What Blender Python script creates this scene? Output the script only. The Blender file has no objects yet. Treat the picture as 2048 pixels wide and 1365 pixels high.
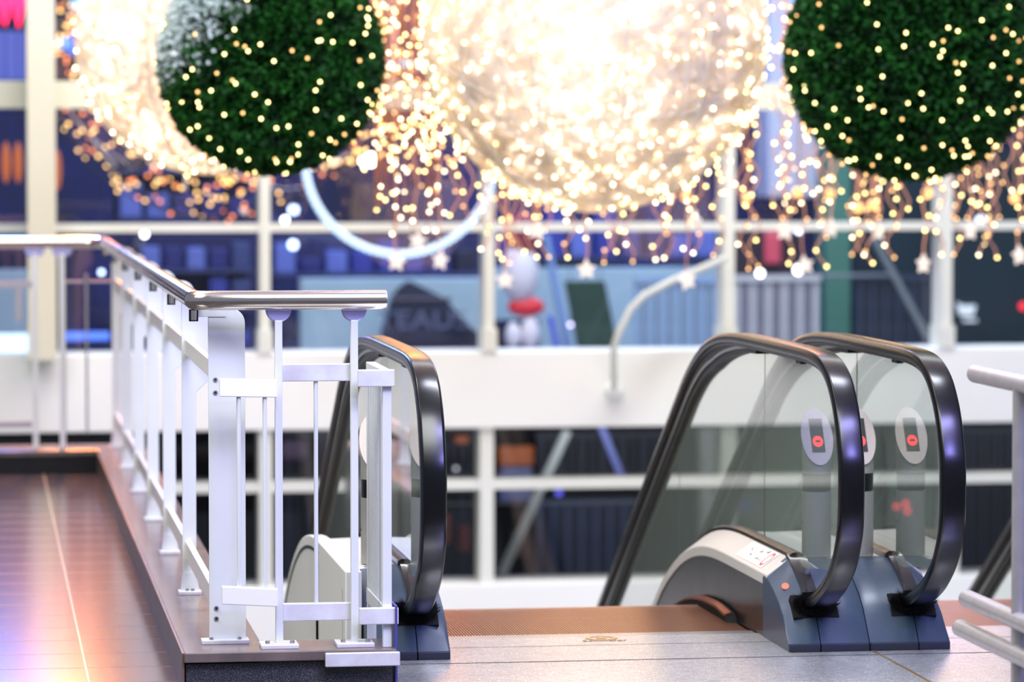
import bpy, math, random
from mathutils import Vector, Matrix
random.seed(7)
SC = bpy.context.scene
COL = SC.collection
PI = math.pi

# ------------------------------------------------------------------ camera
F = 7200.0                      # focal length in pixels of the 2048 frame
CAM = Vector((0, 0, 1.5))
PITCH = math.atan(362.5 / F)
YAW = math.atan(1074.0 / F * math.cos(PITCH))
cam_d = bpy.data.cameras.new('camera')
cam = bpy.data.objects.new('camera', cam_d); COL.objects.link(cam)
cam.location = CAM
cam.rotation_euler = (PI / 2 - PITCH, 0, -YAW)
cam_d.sensor_width = 36.0
cam_d.lens = F / 2048 * 36.0
cam_d.clip_end = 200
cam_d.dof.use_dof = True
cam_d.dof.focus_distance = 10.45
cam_d.dof.aperture_fstop = cam_d.lens / 50.0
SC.camera = cam
ROT = cam.rotation_euler.to_matrix()

def at(px, py, Y):
    """world point on the plane y = Y that the photograph shows at (px, py)"""
    d = ROT @ Vector(((px - 1024) / F, (682.5 - py) / F, -1.0))
    return CAM + d * (Y / d.y)

# ------------------------------------------------------------------ look, world, lights
vs = SC.view_settings
vs.view_transform = 'Standard'; vs.look = 'None'; vs.gamma = 1.0; vs.use_curve_mapping = False
vs.exposure = 0.15
SC.cycles.sample_clamp_indirect = 4.0
SC.cycles.sample_clamp_direct = 0.0
SC.cycles.transparent_max_bounces = 24
SC.cycles.max_bounces = 8
SC.cycles.use_denoising = True
SC.cycles.caustics_reflective = False
SC.cycles.caustics_refractive = False

world = bpy.data.worlds.new('mall_air'); SC.world = world
world.use_nodes = True
wn = world.node_tree.nodes
wn['Background'].inputs[0].default_value = (0.72, 0.80, 1.0, 1)
wn['Background'].inputs[1].default_value = 0.26

def area(name, loc, target, size, watts, color, sy=None):
    l = bpy.data.lights.new(name, 'AREA'); l.energy = watts; l.color = color
    l.shape = 'RECTANGLE'; l.size = size; l.size_y = sy or size
    o = bpy.data.objects.new(name, l); COL.objects.link(o)
    o.location = loc
    o.rotation_euler = (Vector(target) - Vector(loc)).to_track_quat('-Z', 'Y').to_euler()
    return o
def point(name, loc, watts, color, r=0.1):
    l = bpy.data.lights.new(name, 'POINT'); l.energy = watts; l.color = color; l.shadow_soft_size = r
    o = bpy.data.objects.new(name, l); COL.objects.link(o); o.location = loc
    return o

WHITE = (0.96, 1.0, 0.97); VIOLET = (0.33, 0.30, 1.0); AMBER = (1.0, 0.30, 0.05); BLUE = (0.15, 0.25, 1.0)
area('ceiling_panel_near', (1.5, 6.5, 5.2), (1.5, 10.5, 0.5), 2.4, 250, WHITE)
area('ceiling_panel_far', (-1.0, 12.5, 5.4), (0, 14, 0), 2.4, 130, (1, 0.95, 0.9))
area('left_fill', (-3.0, 9.0, 5.2), (0.9, 11.0, 0.3), 2.2, 260, WHITE)  # added fill that brightens the side fairing and the posts' left sides
area('facade_wash', (4.0, 18.3, 5.7), (3.5, 20.5, 0.0), 9.0, 440, WHITE, 0.8)  # added area light, out of view, that whitens the facade slab
area('facade_low_wash', (4.5, 14.4, -3.6), (3.0, 20.5, -1.9), 6.0, 150, WHITE, 0.8)
area('violet_spot_high', (3.75, 6.3, 5.2), (2.65, 10.3, 0.75), 2.0, 240, (0.45, 0.42, 1.0), 0.8)
area('violet_spot_mid', (4.1, 4.3, 4.2), (2.65, 10.3, 0.65), 1.1, 170, VIOLET, 0.4)
area('cool_spot', (2.9, 11.6, 5.8), (2.65, 10.3, 0.8), 2.4, 240, (0.8, 0.84, 1), 1.1)
# unseen area lights added by the facade to streak colour over floors and handrails
def streak_light(name, px0, px1, z0, z1, watts, color, Y=19.6):
    a, b = at(px0, 0, Y).x, at(px1, 0, Y).x
    area(name, ((a + b) / 2, Y, (z0 + z1) / 2), ((a + b) / 2 - 0.6, 10.0, 0.4), b - a, watts, color, z1 - z0)
streak_light('amber_streak_left', 118, 212, 2.35, 3.3, 260, AMBER)
streak_light('blue_streak_left', -90, 40, 2.35, 3.3, 110, (0.10, 0.28, 1.0))
streak_light('amber_streak_middle', 690, 960, 2.5, 3.6, 60, AMBER)
streak_light('white_streak_middle', 1060, 1400, 2.9, 3.8, 170, (0.97, 0.97, 1.0))
streak_light('amber_streak_right', 1460, 1600, 2.7, 3.9, 30, AMBER)
streak_light('violet_streak_right', 1650, 1980, 2.5, 3.9, 80, (0.3, 0.34, 1.0))

# ------------------------------------------------------------------ materials
def lin(c):
    return tuple((x / 255 / 12.92) if x / 255 <= 0.04045 else ((x / 255 + 0.055) / 1.055) ** 2.4 for x in c)
MATS = {}
def mat(name, rgb, rough=0.5, metal=0.0, noise=0.0, scale=20, spec=0.5, bump=0.0, rgb2=None, coat=0.0, trans=None):
    if name in MATS: return MATS[name]
    m = bpy.data.materials.new(name); m.use_nodes = True
    nt = m.node_tree; b = nt.nodes['Principled BSDF']
    c = lin(rgb)
    b.inputs['Base Color'].default_value = (*c, 1)
    b.inputs['Roughness'].default_value = rough
    b.inputs['Metallic'].default_value = metal
    b.inputs['Specular IOR Level'].default_value = spec
    b.inputs['Coat Weight'].default_value = coat
    if noise > 0 or bump > 0:
        tc = nt.nodes.new('ShaderNodeTexCoord')
        n = nt.nodes.new('ShaderNodeTexNoise'); n.inputs['Scale'].default_value = scale
        n.inputs['Detail'].default_value = 5
        nt.links.new(tc.outputs['Object'], n.inputs['Vector'])
        r = nt.nodes.new('ShaderNodeValToRGB')
        r.color_ramp.elements[0].position = 0.35; r.color_ramp.elements[1].position = 0.68
        c2 = lin(rgb2) if rgb2 else tuple(x * (1 - noise) for x in c)
        r.color_ramp.elements[0].color = (*c2, 1); r.color_ramp.elements[1].color = (*c, 1)
        nt.links.new(n.outputs['Fac'], r.inputs['Fac'])
        nt.links.new(r.outputs['Color'], b.inputs['Base Color'])
        if bump > 0:
            bp = nt.nodes.new('ShaderNodeBump'); bp.inputs['Strength'].default_value = bump
            bp.inputs['Distance'].default_value = 0.002
            nt.links.new(n.outputs['Fac'], bp.inputs['Height'])
            nt.links.new(bp.outputs['Normal'], b.inputs['Normal'])
    MATS[name] = m
    return m
def emit(name, rgb, strength, sample=False):
    if name in MATS: return MATS[name]
    m = bpy.data.materials.new(name); m.use_nodes = True
    nt = m.node_tree; b = nt.nodes['Principled BSDF']
    b.inputs['Base Color'].default_value = (0.02, 0.02, 0.02, 1)
    b.inputs['Emission Color'].default_value = (*rgb, 1)
    b.inputs['Emission Strength'].default_value = strength
    m.cycles.emission_sampling = 'AUTO' if sample else 'NONE'
    MATS[name] = m
    return m
def glass(name, tint, gain=1.8, glare=0.0, glare_rgb=(200, 210, 200)):
    if name in MATS: return MATS[name]
    m = bpy.data.materials.new(name); m.use_nodes = True
    nt = m.node_tree; nt.nodes.clear()
    out = nt.nodes.new('ShaderNodeOutputMaterial')
    tr = nt.nodes.new('ShaderNodeBsdfTransparent'); tr.inputs[0].default_value = (*tint, 1)
    gl = nt.nodes.new('ShaderNodeBsdfGlossy'); gl.inputs['Roughness'].default_value = 0.0
    fr = nt.nodes.new('ShaderNodeFresnel'); fr.inputs[0].default_value = 1.5
    geo = nt.nodes.new('ShaderNodeNewGeometry')
    sub = nt.nodes.new('ShaderNodeMath'); sub.operation = 'SUBTRACT'; sub.inputs[0].default_value = 1.0
    nt.links.new(geo.outputs['Backfacing'], sub.inputs[1])
    mul = nt.nodes.new('ShaderNodeMath'); mul.operation = 'MULTIPLY'
    mul2 = nt.nodes.new('ShaderNodeMath'); mul2.operation = 'MULTIPLY'; mul2.inputs[1].default_value = gain; mul2.use_clamp = True
    nt.links.new(fr.outputs[0], mul.inputs[0]); nt.links.new(sub.outputs[0], mul.inputs[1])
    nt.links.new(mul.outputs[0], mul2.inputs[0])
    mx = nt.nodes.new('ShaderNodeMixShader')
    nt.links.new(mul2.outputs[0], mx.inputs[0]); nt.links.new(tr.outputs[0], mx.inputs[1]); nt.links.new(gl.outputs[0], mx.inputs[2])
    last = mx
    if glare > 0:
        df = nt.nodes.new('ShaderNodeBsdfDiffuse'); df.inputs[0].default_value = (*lin(glare_rgb), 1)  # pale diffuse veil painted in for the white slab's reflection
        m2 = nt.nodes.new('ShaderNodeMixShader'); m2.inputs[0].default_value = glare
        nt.links.new(mx.outputs[0], m2.inputs[1]); nt.links.new(df.outputs[0], m2.inputs[2]); last = m2
    nt.links.new(last.outputs[0], out.inputs[0])
    MATS[name] = m
    return m

M_white = mat('white_paint', (225, 228, 226), 0.32, noise=0.05, scale=6, bump=0.05)
M_worn = mat('worn_white_paint', (224, 226, 226), 0.35, noise=0.4, scale=14, rgb2=(205, 200, 205), bump=0.1)
M_chrome = mat('polished_steel', (232, 222, 216), 0.17, 1.0)
M_brushed = mat('brushed_steel', (190, 188, 186), 0.34, 1.0, noise=0.15, scale=40)
M_darkchrome = mat('dark_chrome', (110, 112, 120), 0.15, 1.0)
M_rubber = mat('black_rubber', (5, 5, 7), 0.24, spec=0.5)
M_track = mat('dark_aluminium', (12, 13, 13), 0.4, 0.0, spec=0.3)
M_black = mat('black_plastic', (10, 10, 12), 0.45)
M_bristle = mat('black_bristle', (4, 4, 5), 0.8)
M_cover = mat('slate_blue_plastic', (48, 64, 84), 0.34, noise=0.08, scale=60)
M_kick = mat('slate_kick_strip', (34, 40, 50), 0.4)
M_deck = mat('cream_deck', (204, 198, 190), 0.3)
M_clad = mat('ivory_cladding', (240, 238, 226), 0.35)
M_clamp = mat('bronze_clamp', (70, 56, 48), 0.2, 0.8)
M_skirt = mat('stained_skirt_steel', (46, 45, 49), 0.3, 0.7, noise=0.5, scale=7, rgb2=(16, 15, 18))
M_cleat = mat('step_aluminium', (204, 152, 122), 0.28, 0.9)  # warm tint puts the amber lights' reflection into the metal's colour
M_groove = mat('step_groove', (16, 12, 12), 0.6)
M_glassb = glass('balustrade_glass', (0.93, 0.965, 0.945), 1.7, 0.10, (212, 226, 214))
M_glassw = glass('window_glass', (0.93, 0.95, 0.97), 1.4)
M_cream = mat('cream_paint', (212, 214, 196), 0.5)
M_frame = mat('window_frame_paint', (222, 226, 218), 0.4)
M_slab = mat('slab_paint', (238, 241, 238), 0.55)

def speckle(name, base, fleck, rough, metal, dens=0.62, scale=420, streak=True, line=None):
    m = bpy.data.materials.new(name); m.use_nodes = True
    nt = m.node_tree; b = nt.nodes['Principled BSDF']
    tc = nt.nodes.new('ShaderNodeTexCoord')
    n = nt.nodes.new('ShaderNodeTexNoise'); n.inputs['Scale'].default_value = scale; n.inputs['Detail'].default_value = 2
    nt.links.new(tc.outputs['Object'], n.inputs['Vector'])
    r = nt.nodes.new('ShaderNodeValToRGB')
    r.color_ramp.elements[0].position = dens; r.color_ramp.elements[1].position = dens + 0.05
    r.color_ramp.elements[0].color = (*lin(base), 1); r.color_ramp.elements[1].color = (*lin(fleck), 1)
    nt.links.new(n.outputs['Fac'], r.inputs['Fac']); nt.links.new(r.outputs['Color'], b.inputs['Base Color'])
    b.inputs['Metallic'].default_value = metal
    if streak:
        mp = nt.nodes.new('ShaderNodeMapping'); mp.inputs['Scale'].default_value = (1.5, 55, 1)
        n2 = nt.nodes.new('ShaderNodeTexNoise'); n2.inputs['Scale'].default_value = 3; n2.inputs['Detail'].default_value = 6
        nt.links.new(tc.outputs['Object'], mp.inputs[0]); nt.links.new(mp.outputs[0], n2.inputs['Vector'])
        mr = nt.nodes.new('ShaderNodeMapRange'); mr.inputs['To Min'].default_value = rough - 0.07; mr.inputs['To Max'].default_value = rough + 0.1
        nt.links.new(n2.outputs['Fac'], mr.inputs['Value']); nt.links.new(mr.outputs[0], b.inputs['Roughness'])
        bp = nt.nodes.new('ShaderNodeBump'); bp.inputs['Strength'].default_value = 0.25; bp.inputs['Distance'].default_value = 0.0008
        nt.links.new(n.outputs['Fac'], bp.inputs['Height']); nt.links.new(bp.outputs[0], b.inputs['Normal'])
    else:
        b.inputs['Roughness'].default_value = rough
    MATS[name] = m
    return m
M_plate = speckle('speckled_landing_steel', (172, 172, 172), (255, 255, 255), 0.27, 0.6, 0.58, 230)
M_granite = speckle('dark_granite', (44, 44, 50), (150, 150, 156), 0.3, 0.0, 0.58, 420, False)

def tile_mat():
    m = bpy.data.materials.new('polished_floor_tiles'); m.use_nodes = True
    nt = m.node_tree; b = nt.nodes['Principled BSDF']
    tc = nt.nodes.new('ShaderNodeTexCoord')
    n = nt.nodes.new('ShaderNodeTexNoise'); n.inputs['Scale'].default_value = 9; n.inputs['Detail'].default_value = 6
    nt.links.new(tc.outputs['Object'], n.inputs['Vector'])
    r = nt.nodes.new('ShaderNodeValToRGB')
    r.color_ramp.elements[0].color = (*lin((40, 38, 37)), 1); r.color_ramp.elements[1].color = (*lin((66, 62, 60)), 1)
    nt.links.new(n.outputs['Fac'], r.inputs['Fac'])
    # grout across the run every 0.3 m and along the run every 0.6 m
    sx = nt.nodes.new('ShaderNodeSeparateXYZ'); nt.links.new(tc.outputs['Object'], sx.inputs[0])
    def line(sock, period, off, w):
        a = nt.nodes.new('ShaderNodeMath'); a.operation = 'ADD'; a.inputs[1].default_value = 100 * period - off
        nt.links.new(sock, a.inputs[0])
        mo = nt.nodes.new('ShaderNodeMath'); mo.operation = 'MODULO'; mo.inputs[1].default_value = period
        nt.links.new(a.outputs[0], mo.inputs[0])
        lt = nt.nodes.new('ShaderNodeMath'); lt.operation = 'LESS_THAN'; lt.inputs[1].default_value = w
        nt.links.new(mo.outputs[0], lt.inputs[0]); return lt.outputs[0]
    lx = line(sx.outputs['X'], 0.62, 0.31, 0.006); ly = line(sx.outputs['Y'], 0.31, 0.1, 0.010)
    mx = nt.nodes.new('ShaderNodeMix'); mx.data_type = 'RGBA'
    nt.links.new(lx, mx.inputs[0]); nt.links.new(r.outputs['Color'], mx.inputs[6]); mx.inputs[7].default_value = (*lin((205, 190, 170)), 1)
    mx2 = nt.nodes.new('ShaderNodeMix'); mx2.data_type = 'RGBA'
    nt.links.new(ly, mx2.inputs[0]); nt.links.new(mx.outputs[2], mx2.inputs[6]); mx2.inputs[7].default_value = (*lin((46, 40, 38)), 1)
    nt.links.new(mx2.outputs[2], b.inputs['Base Color'])
    ra = nt.nodes.new('ShaderNodeMath'); ra.operation = 'MULTIPLY_ADD'; ra.inputs[1].default_value = 0.4; ra.inputs[2].default_value = 0.17
    nt.links.new(ly, ra.inputs[0]); nt.links.new(ra.outputs[0], b.inputs['Roughness'])
    b.inputs['Specular IOR Level'].default_value = 0.8
    return m
M_tile = tile_mat()
M_coping = mat('brown_stone_coping', (128, 112, 106), 0.22, noise=0.3, scale=8, rgb2=(100, 88, 84), spec=0.8)

# ------------------------------------------------------------------ mesh builder
class MB:
    def __init__(s): s.v = []; s.f = []
    def add(s, vs, fs):
        k = len(s.v); s.v += [tuple(v) for v in vs]; s.f += [tuple(i + k for i in f) for f in fs]; return s
    def box(s, x0, x1, y0, y1, z0, z1, M=None):
        vs = [Vector((x, y, z)) for z in (z0, z1) for y in (y0, y1) for x in (x0, x1)]
        if M is not None: vs = [M @ v for v in vs]
        return s.add(vs, [(0, 2, 3, 1), (4, 5, 7, 6), (0, 1, 5, 4), (2, 6, 7, 3), (0, 4, 6, 2), (1, 3, 7, 5)])
    def beam(s, a, b, w, h, up=(0, 0, 1)):
        a = Vector(a); b = Vector(b); d = (b - a).normalized(); u = Vector(up)
        if abs(d.dot(u)) > 0.98: u = Vector((0, 1, 0))
        r = d.cross(u).normalized() * (w / 2); t = r.cross(d).normalized() * (h / 2)
        vs = [a - r - t, a + r - t, a + r + t, a - r + t, b - r - t, b + r - t, b + r + t, b - r + t]
        return s.add(vs, [(0, 1, 2, 3), (7, 6, 5, 4), (0, 4, 5, 1), (1, 5, 6, 2), (2, 6, 7, 3), (3, 7, 4, 0)])
    def tube(s, pts, r, seg=12, cap=True, closed=False):
        pts = [Vector(p) for p in pts]; n = len(pts); base = len(s.v)
        up = Vector((0.13, 0.31, 0.94)).normalized()
        for i, p in enumerate(pts):
            a = pts[(i - 1) % n] if (closed or i > 0) else pts[i]
            b = pts[(i + 1) % n] if (closed or i < n - 1) else pts[i]
            d = (b - a).normalized()
            u = up - d * up.dot(d)
            if u.length < 0.05: u = Vector((1, 0, 0)) - d * d.x
            u.normalize(); w = d.cross(u); up = u
            rr = r[i] if isinstance(r, (list, tuple)) else r
            for k in range(seg):
                a_ = 2 * PI * k / seg
                s.v.append(tuple(p + (u * math.cos(a_) + w * math.sin(a_)) * rr))
        m = n if closed else n - 1
        for i in range(m):
            j = (i + 1) % n
            for k in range(seg):
                l = (k + 1) % seg
                s.f.append((base + i * seg + k, base + i * seg + l, base + j * seg + l, base + j * seg + k))
        if cap and not closed:
            s.f.append(tuple(base + k for k in reversed(range(seg))))
            s.f.append(tuple(base + (n - 1) * seg + k for k in range(seg)))
        return s
    def sweep(s, path, X, prof, closed_prof=True):
        """profile (x, n) along a path of (Y, Z) points in the plane x = X"""
        n = len(path); k = len(prof); base = len(s.v)
        for i, (y, z) in enumerate(path):
            a = path[max(0, i - 1)]; b = path[min(n - 1, i + 1)]
            d = Vector((b[0] - a[0], b[1] - a[1])).normalized()
            nn = Vector((-d.y, d.x))
            for (px, pn) in prof: s.v.append((X + px, y + nn.x * pn, z + nn.y * pn))
        m = k if closed_prof else k - 1
        for i in range(n - 1):
            for j in range(m):
                l = (j + 1) % k
                s.f.append((base + i * k + j, base + i * k + l, base + (i + 1) * k + l, base + (i + 1) * k + j))
        if closed_prof:
            s.f.append(tuple(base + j for j in reversed(range(k))))
            s.f.append(tuple(base + (n - 1) * k + j for j in range(k)))
        return s
    def prism(s, poly, lo, hi, axis):
        """extrude a polygon; axis 'x' -> poly is (y, z), 'y' -> (x, z), 'z' -> (x, y)"""
        def mk(p, t):
            return {'x': (t, p[0], p[1]), 'y': (p[0], t, p[1]), 'z': (p[0], p[1], t)}[axis]
        n = len(poly)
        vs = [mk(p, lo) for p in poly] + [mk(p, hi) for p in poly]
        fs = [tuple(range(n)), tuple(range(2 * n - 1, n - 1, -1))] + [(i, i + n, (i + 1) % n + n, (i + 1) % n) for i in range(n)]
        return s.add(vs, fs)
    def ball(s, c, r, seg=16, rings=10, sc=(1, 1, 1), zmin=-1.0, zmax=1.0):
        c = Vector(c); base = len(s.v)
        a0 = math.asin(zmin); a1 = math.asin(zmax)
        for i in range(rings + 1):
            a = a0 + (a1 - a0) * i / rings
            for k in range(seg):
                b = 2 * PI * k / seg
                s.v.append((c.x + r * sc[0] * math.cos(a) * math.cos(b), c.y + r * sc[1] * math.cos(a) * math.sin(b), c.z + r * sc[2] * math.sin(a)))
        for i in range(rings):
            for k in range(seg):
                l = (k + 1) % seg
                s.f.append((base + i * seg + k, base + i * seg + l, base + (i + 1) * seg + l, base + (i + 1) * seg + k))
        s.f.append(tuple(base + k for k in reversed(range(seg))))
        s.f.append(tuple(base + rings * seg + k for k in range(seg)))
        return s
    def build(s, name, m, parent=None, smooth=False, bevel=0.0, loc=None):
        me = bpy.data.meshes.new(name)
        off = Vector(loc) if loc is not None else Vector((0, 0, 0))
        me.from_pydata([tuple(Vector(v) - off) for v in s.v], [], s.f)
        me.validate()
        import bmesh
        bm = bmesh.new(); bm.from_mesh(me); bmesh.ops.recalc_face_normals(bm, faces=bm.faces); bm.to_mesh(me); bm.free()
        me.materials.append(m)
        o = bpy.data.objects.new(name, me); COL.objects.link(o)
        if parent is not None:
            o.parent = parent
            pl = parent_world(parent)
            o.location = off - pl
        else:
            o.location = off
        if smooth:
            for p in me.polygons: p.use_smooth = True
            me.set_sharp_from_angle(angle=math.radians(smooth if smooth is not True else 40))
        if bevel:
            b = o.modifiers.new('bevel', 'BEVEL'); b.width = bevel; b.segments = 2; b.limit_method = 'ANGLE'
        return o

def parent_world(o):
    v = Vector((0, 0, 0))
    while o is not None: v += o.location; o = o.parent
    return v
def tag(o, label, cat, group=None):
    o['label'] = label; o['category'] = cat
    if group: o['group'] = group
    return o
def thing(name, label, cat, loc=(0, 0, 0), group=None):
    o = bpy.data.objects.new(name, None); COL.objects.link(o); o.location = loc
    o.empty_display_size = 0.1
    return tag(o, label, cat, group)
def struct(name, mb, m, **k):
    o = mb.build(name, m, **k); o['kind'] = 'structure'; return o
def stuff(o): o['kind'] = 'stuff'; return o
def copy_tree(o, parent=None, memo=None):
    c = o.copy(); COL.objects.link(c)
    if parent is not None: c.parent = parent
    for ch in [x for x in COL.objects if x.parent == o and x != c]:
        copy_tree(ch, c)
    return c

ORD = ['first', 'second', 'third', 'fourth', 'fifth', 'sixth', 'seventh', 'eighth', 'ninth', 'tenth', 'eleventh', 'twelfth', 'thirteenth', 'fourteenth', 'fifteenth', 'sixteenth', 'seventeenth', 'eighteenth', 'nineteenth', 'twentieth']
def ordn(n):
    if n < 20: return ORD[n]
    t = n + 1
    return '%d%s' % (t, {1: 'st', 2: 'nd', 3: 'rd'}.get(t % 10, 'th'))
def bez(p0, p1, p2, p3, n):
    out = []
    for i in range(n + 1):
        t = i / n; u = 1 - t
        out.append(tuple(u**3 * a + 3 * u * u * t * b + 3 * u * t * t * c + t**3 * d for a, b, c, d in zip(p0, p1, p2, p3)))
    return out
def crom(pts, n=5):
    out = []
    P = [pts[0]] + list(pts) + [pts[-1]]
    for i in range(1, len(P) - 2):
        for k in range(n):
            t = k / n
            out.append(tuple(0.5 * ((2 * b) + (c - a) * t + (2 * a - 5 * b + 4 * c - d) * t * t + (-a + 3 * b - 3 * c + d) * t**3)
                             for a, b, c, d in zip(P[i - 1], P[i], P[i + 1], P[i + 2])))
    out.append(tuple(pts[-1]))
    return out

# ================================================================== SETTING: floors, copings, ceiling
f = MB().box(-7, 0.575, 3.0, 17.30, -0.30, 0.0)
struct('floor', f, M_tile)
f = MB().box(0.575, 1.18, 3.0, 10.10, -0.30, 0.0).box(1.18, 9.0, 3.0, 9.05, -0.30, 0.0)
struct('floor', f, M_tile)
c = MB().box(0.575, 0.80, 10.31, 17.62, -0.30, 0.086).box(-7, 0.575, 17.30, 17.62, -0.30, 0.086)
struct('trim_1', c, mat('black_upstand_stone', (30, 28, 28), 0.25, noise=0.3, scale=10))
c = MB().box(0.577, 1.162, 10.105, 10.30, -0.30, 0.080)
struct('trim_2', c, M_granite)
poly = [(0.572, 10.085), (1.172, 10.085), (1.172, 10.325), (0.803, 10.325), (0.803, 17.64), (-7, 17.64), (-7, 17.285), (0.572, 17.285)]
struct('trim_3', MB().prism(poly, 0.086, 0.114, 'z'), M_coping, bevel=0.003)
struct('trim_4', MB().box(0.566, 0.5725, 10.1, 17.28, 0.0, 0.112), mat('brown_side_stone', (120, 98, 84), 0.3, noise=0.3, scale=6))
struct('ceiling', MB().box(-7, 10, 3.0, 21.0, 6.0, 6.2), mat('ceiling_paint', (225, 225, 225), 0.8))

# landing of the escalators
struct('floor', MB().box(1.175, 9.0, 9.05, 10.615, -0.30, 0.006), M_plate)
struct('trim_5', MB().box(2.688, 2.698, 9.05, 10.615, 0.0, 0.0076), mat('brass_joint', (190, 160, 110), 0.3, 0.8))
jn = MB()
for y in (9.9, 10.53): jn.box(1.175, 9.0, y, y + 0.0035, 0.0, 0.0072)
struct('trim_6', jn, mat('dark_joint', (40, 38, 38), 0.5))

# ================================================================== ESCALATORS
HY = [(10.90, 0.108), (10.78, 0.126), (10.67, 0.149), (10.56, 0.180), (10.455, 0.222), (10.375, 0.27), (10.32, 0.315), (10.285, 0.36), (10.258, 0.41), (10.246, 0.477),
      (10.245, 0.583), (10.26, 0.65), (10.298, 0.737), (10.345, 0.798), (10.41, 0.85), (10.51, 0.888), (10.65, 0.905), (10.9, 0.909), (11.45, 0.909)]
HR = crom(HY, 4)[:-1] + bez((11.45, 0.909), (11.98, 0.909), (12.25, 0.90), (12.62, 0.708), 16) + [(13.4, 0.258), (14.5, -0.384), (16.0, -1.25), (18.5, -2.69)]
KB = len(HR) - 21          # start of the bend into the incline
def offset(path, d):
    out = []
    for i, (y, z) in enumerate(path):
        a = path[max(0, i - 1)]; b = path[min(len(path) - 1, i + 1)]
        t = Vector((b[0] - a[0], b[1] - a[1])).normalized()
        out.append((y - t.y * d, z + t.x * d))
    return out
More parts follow.
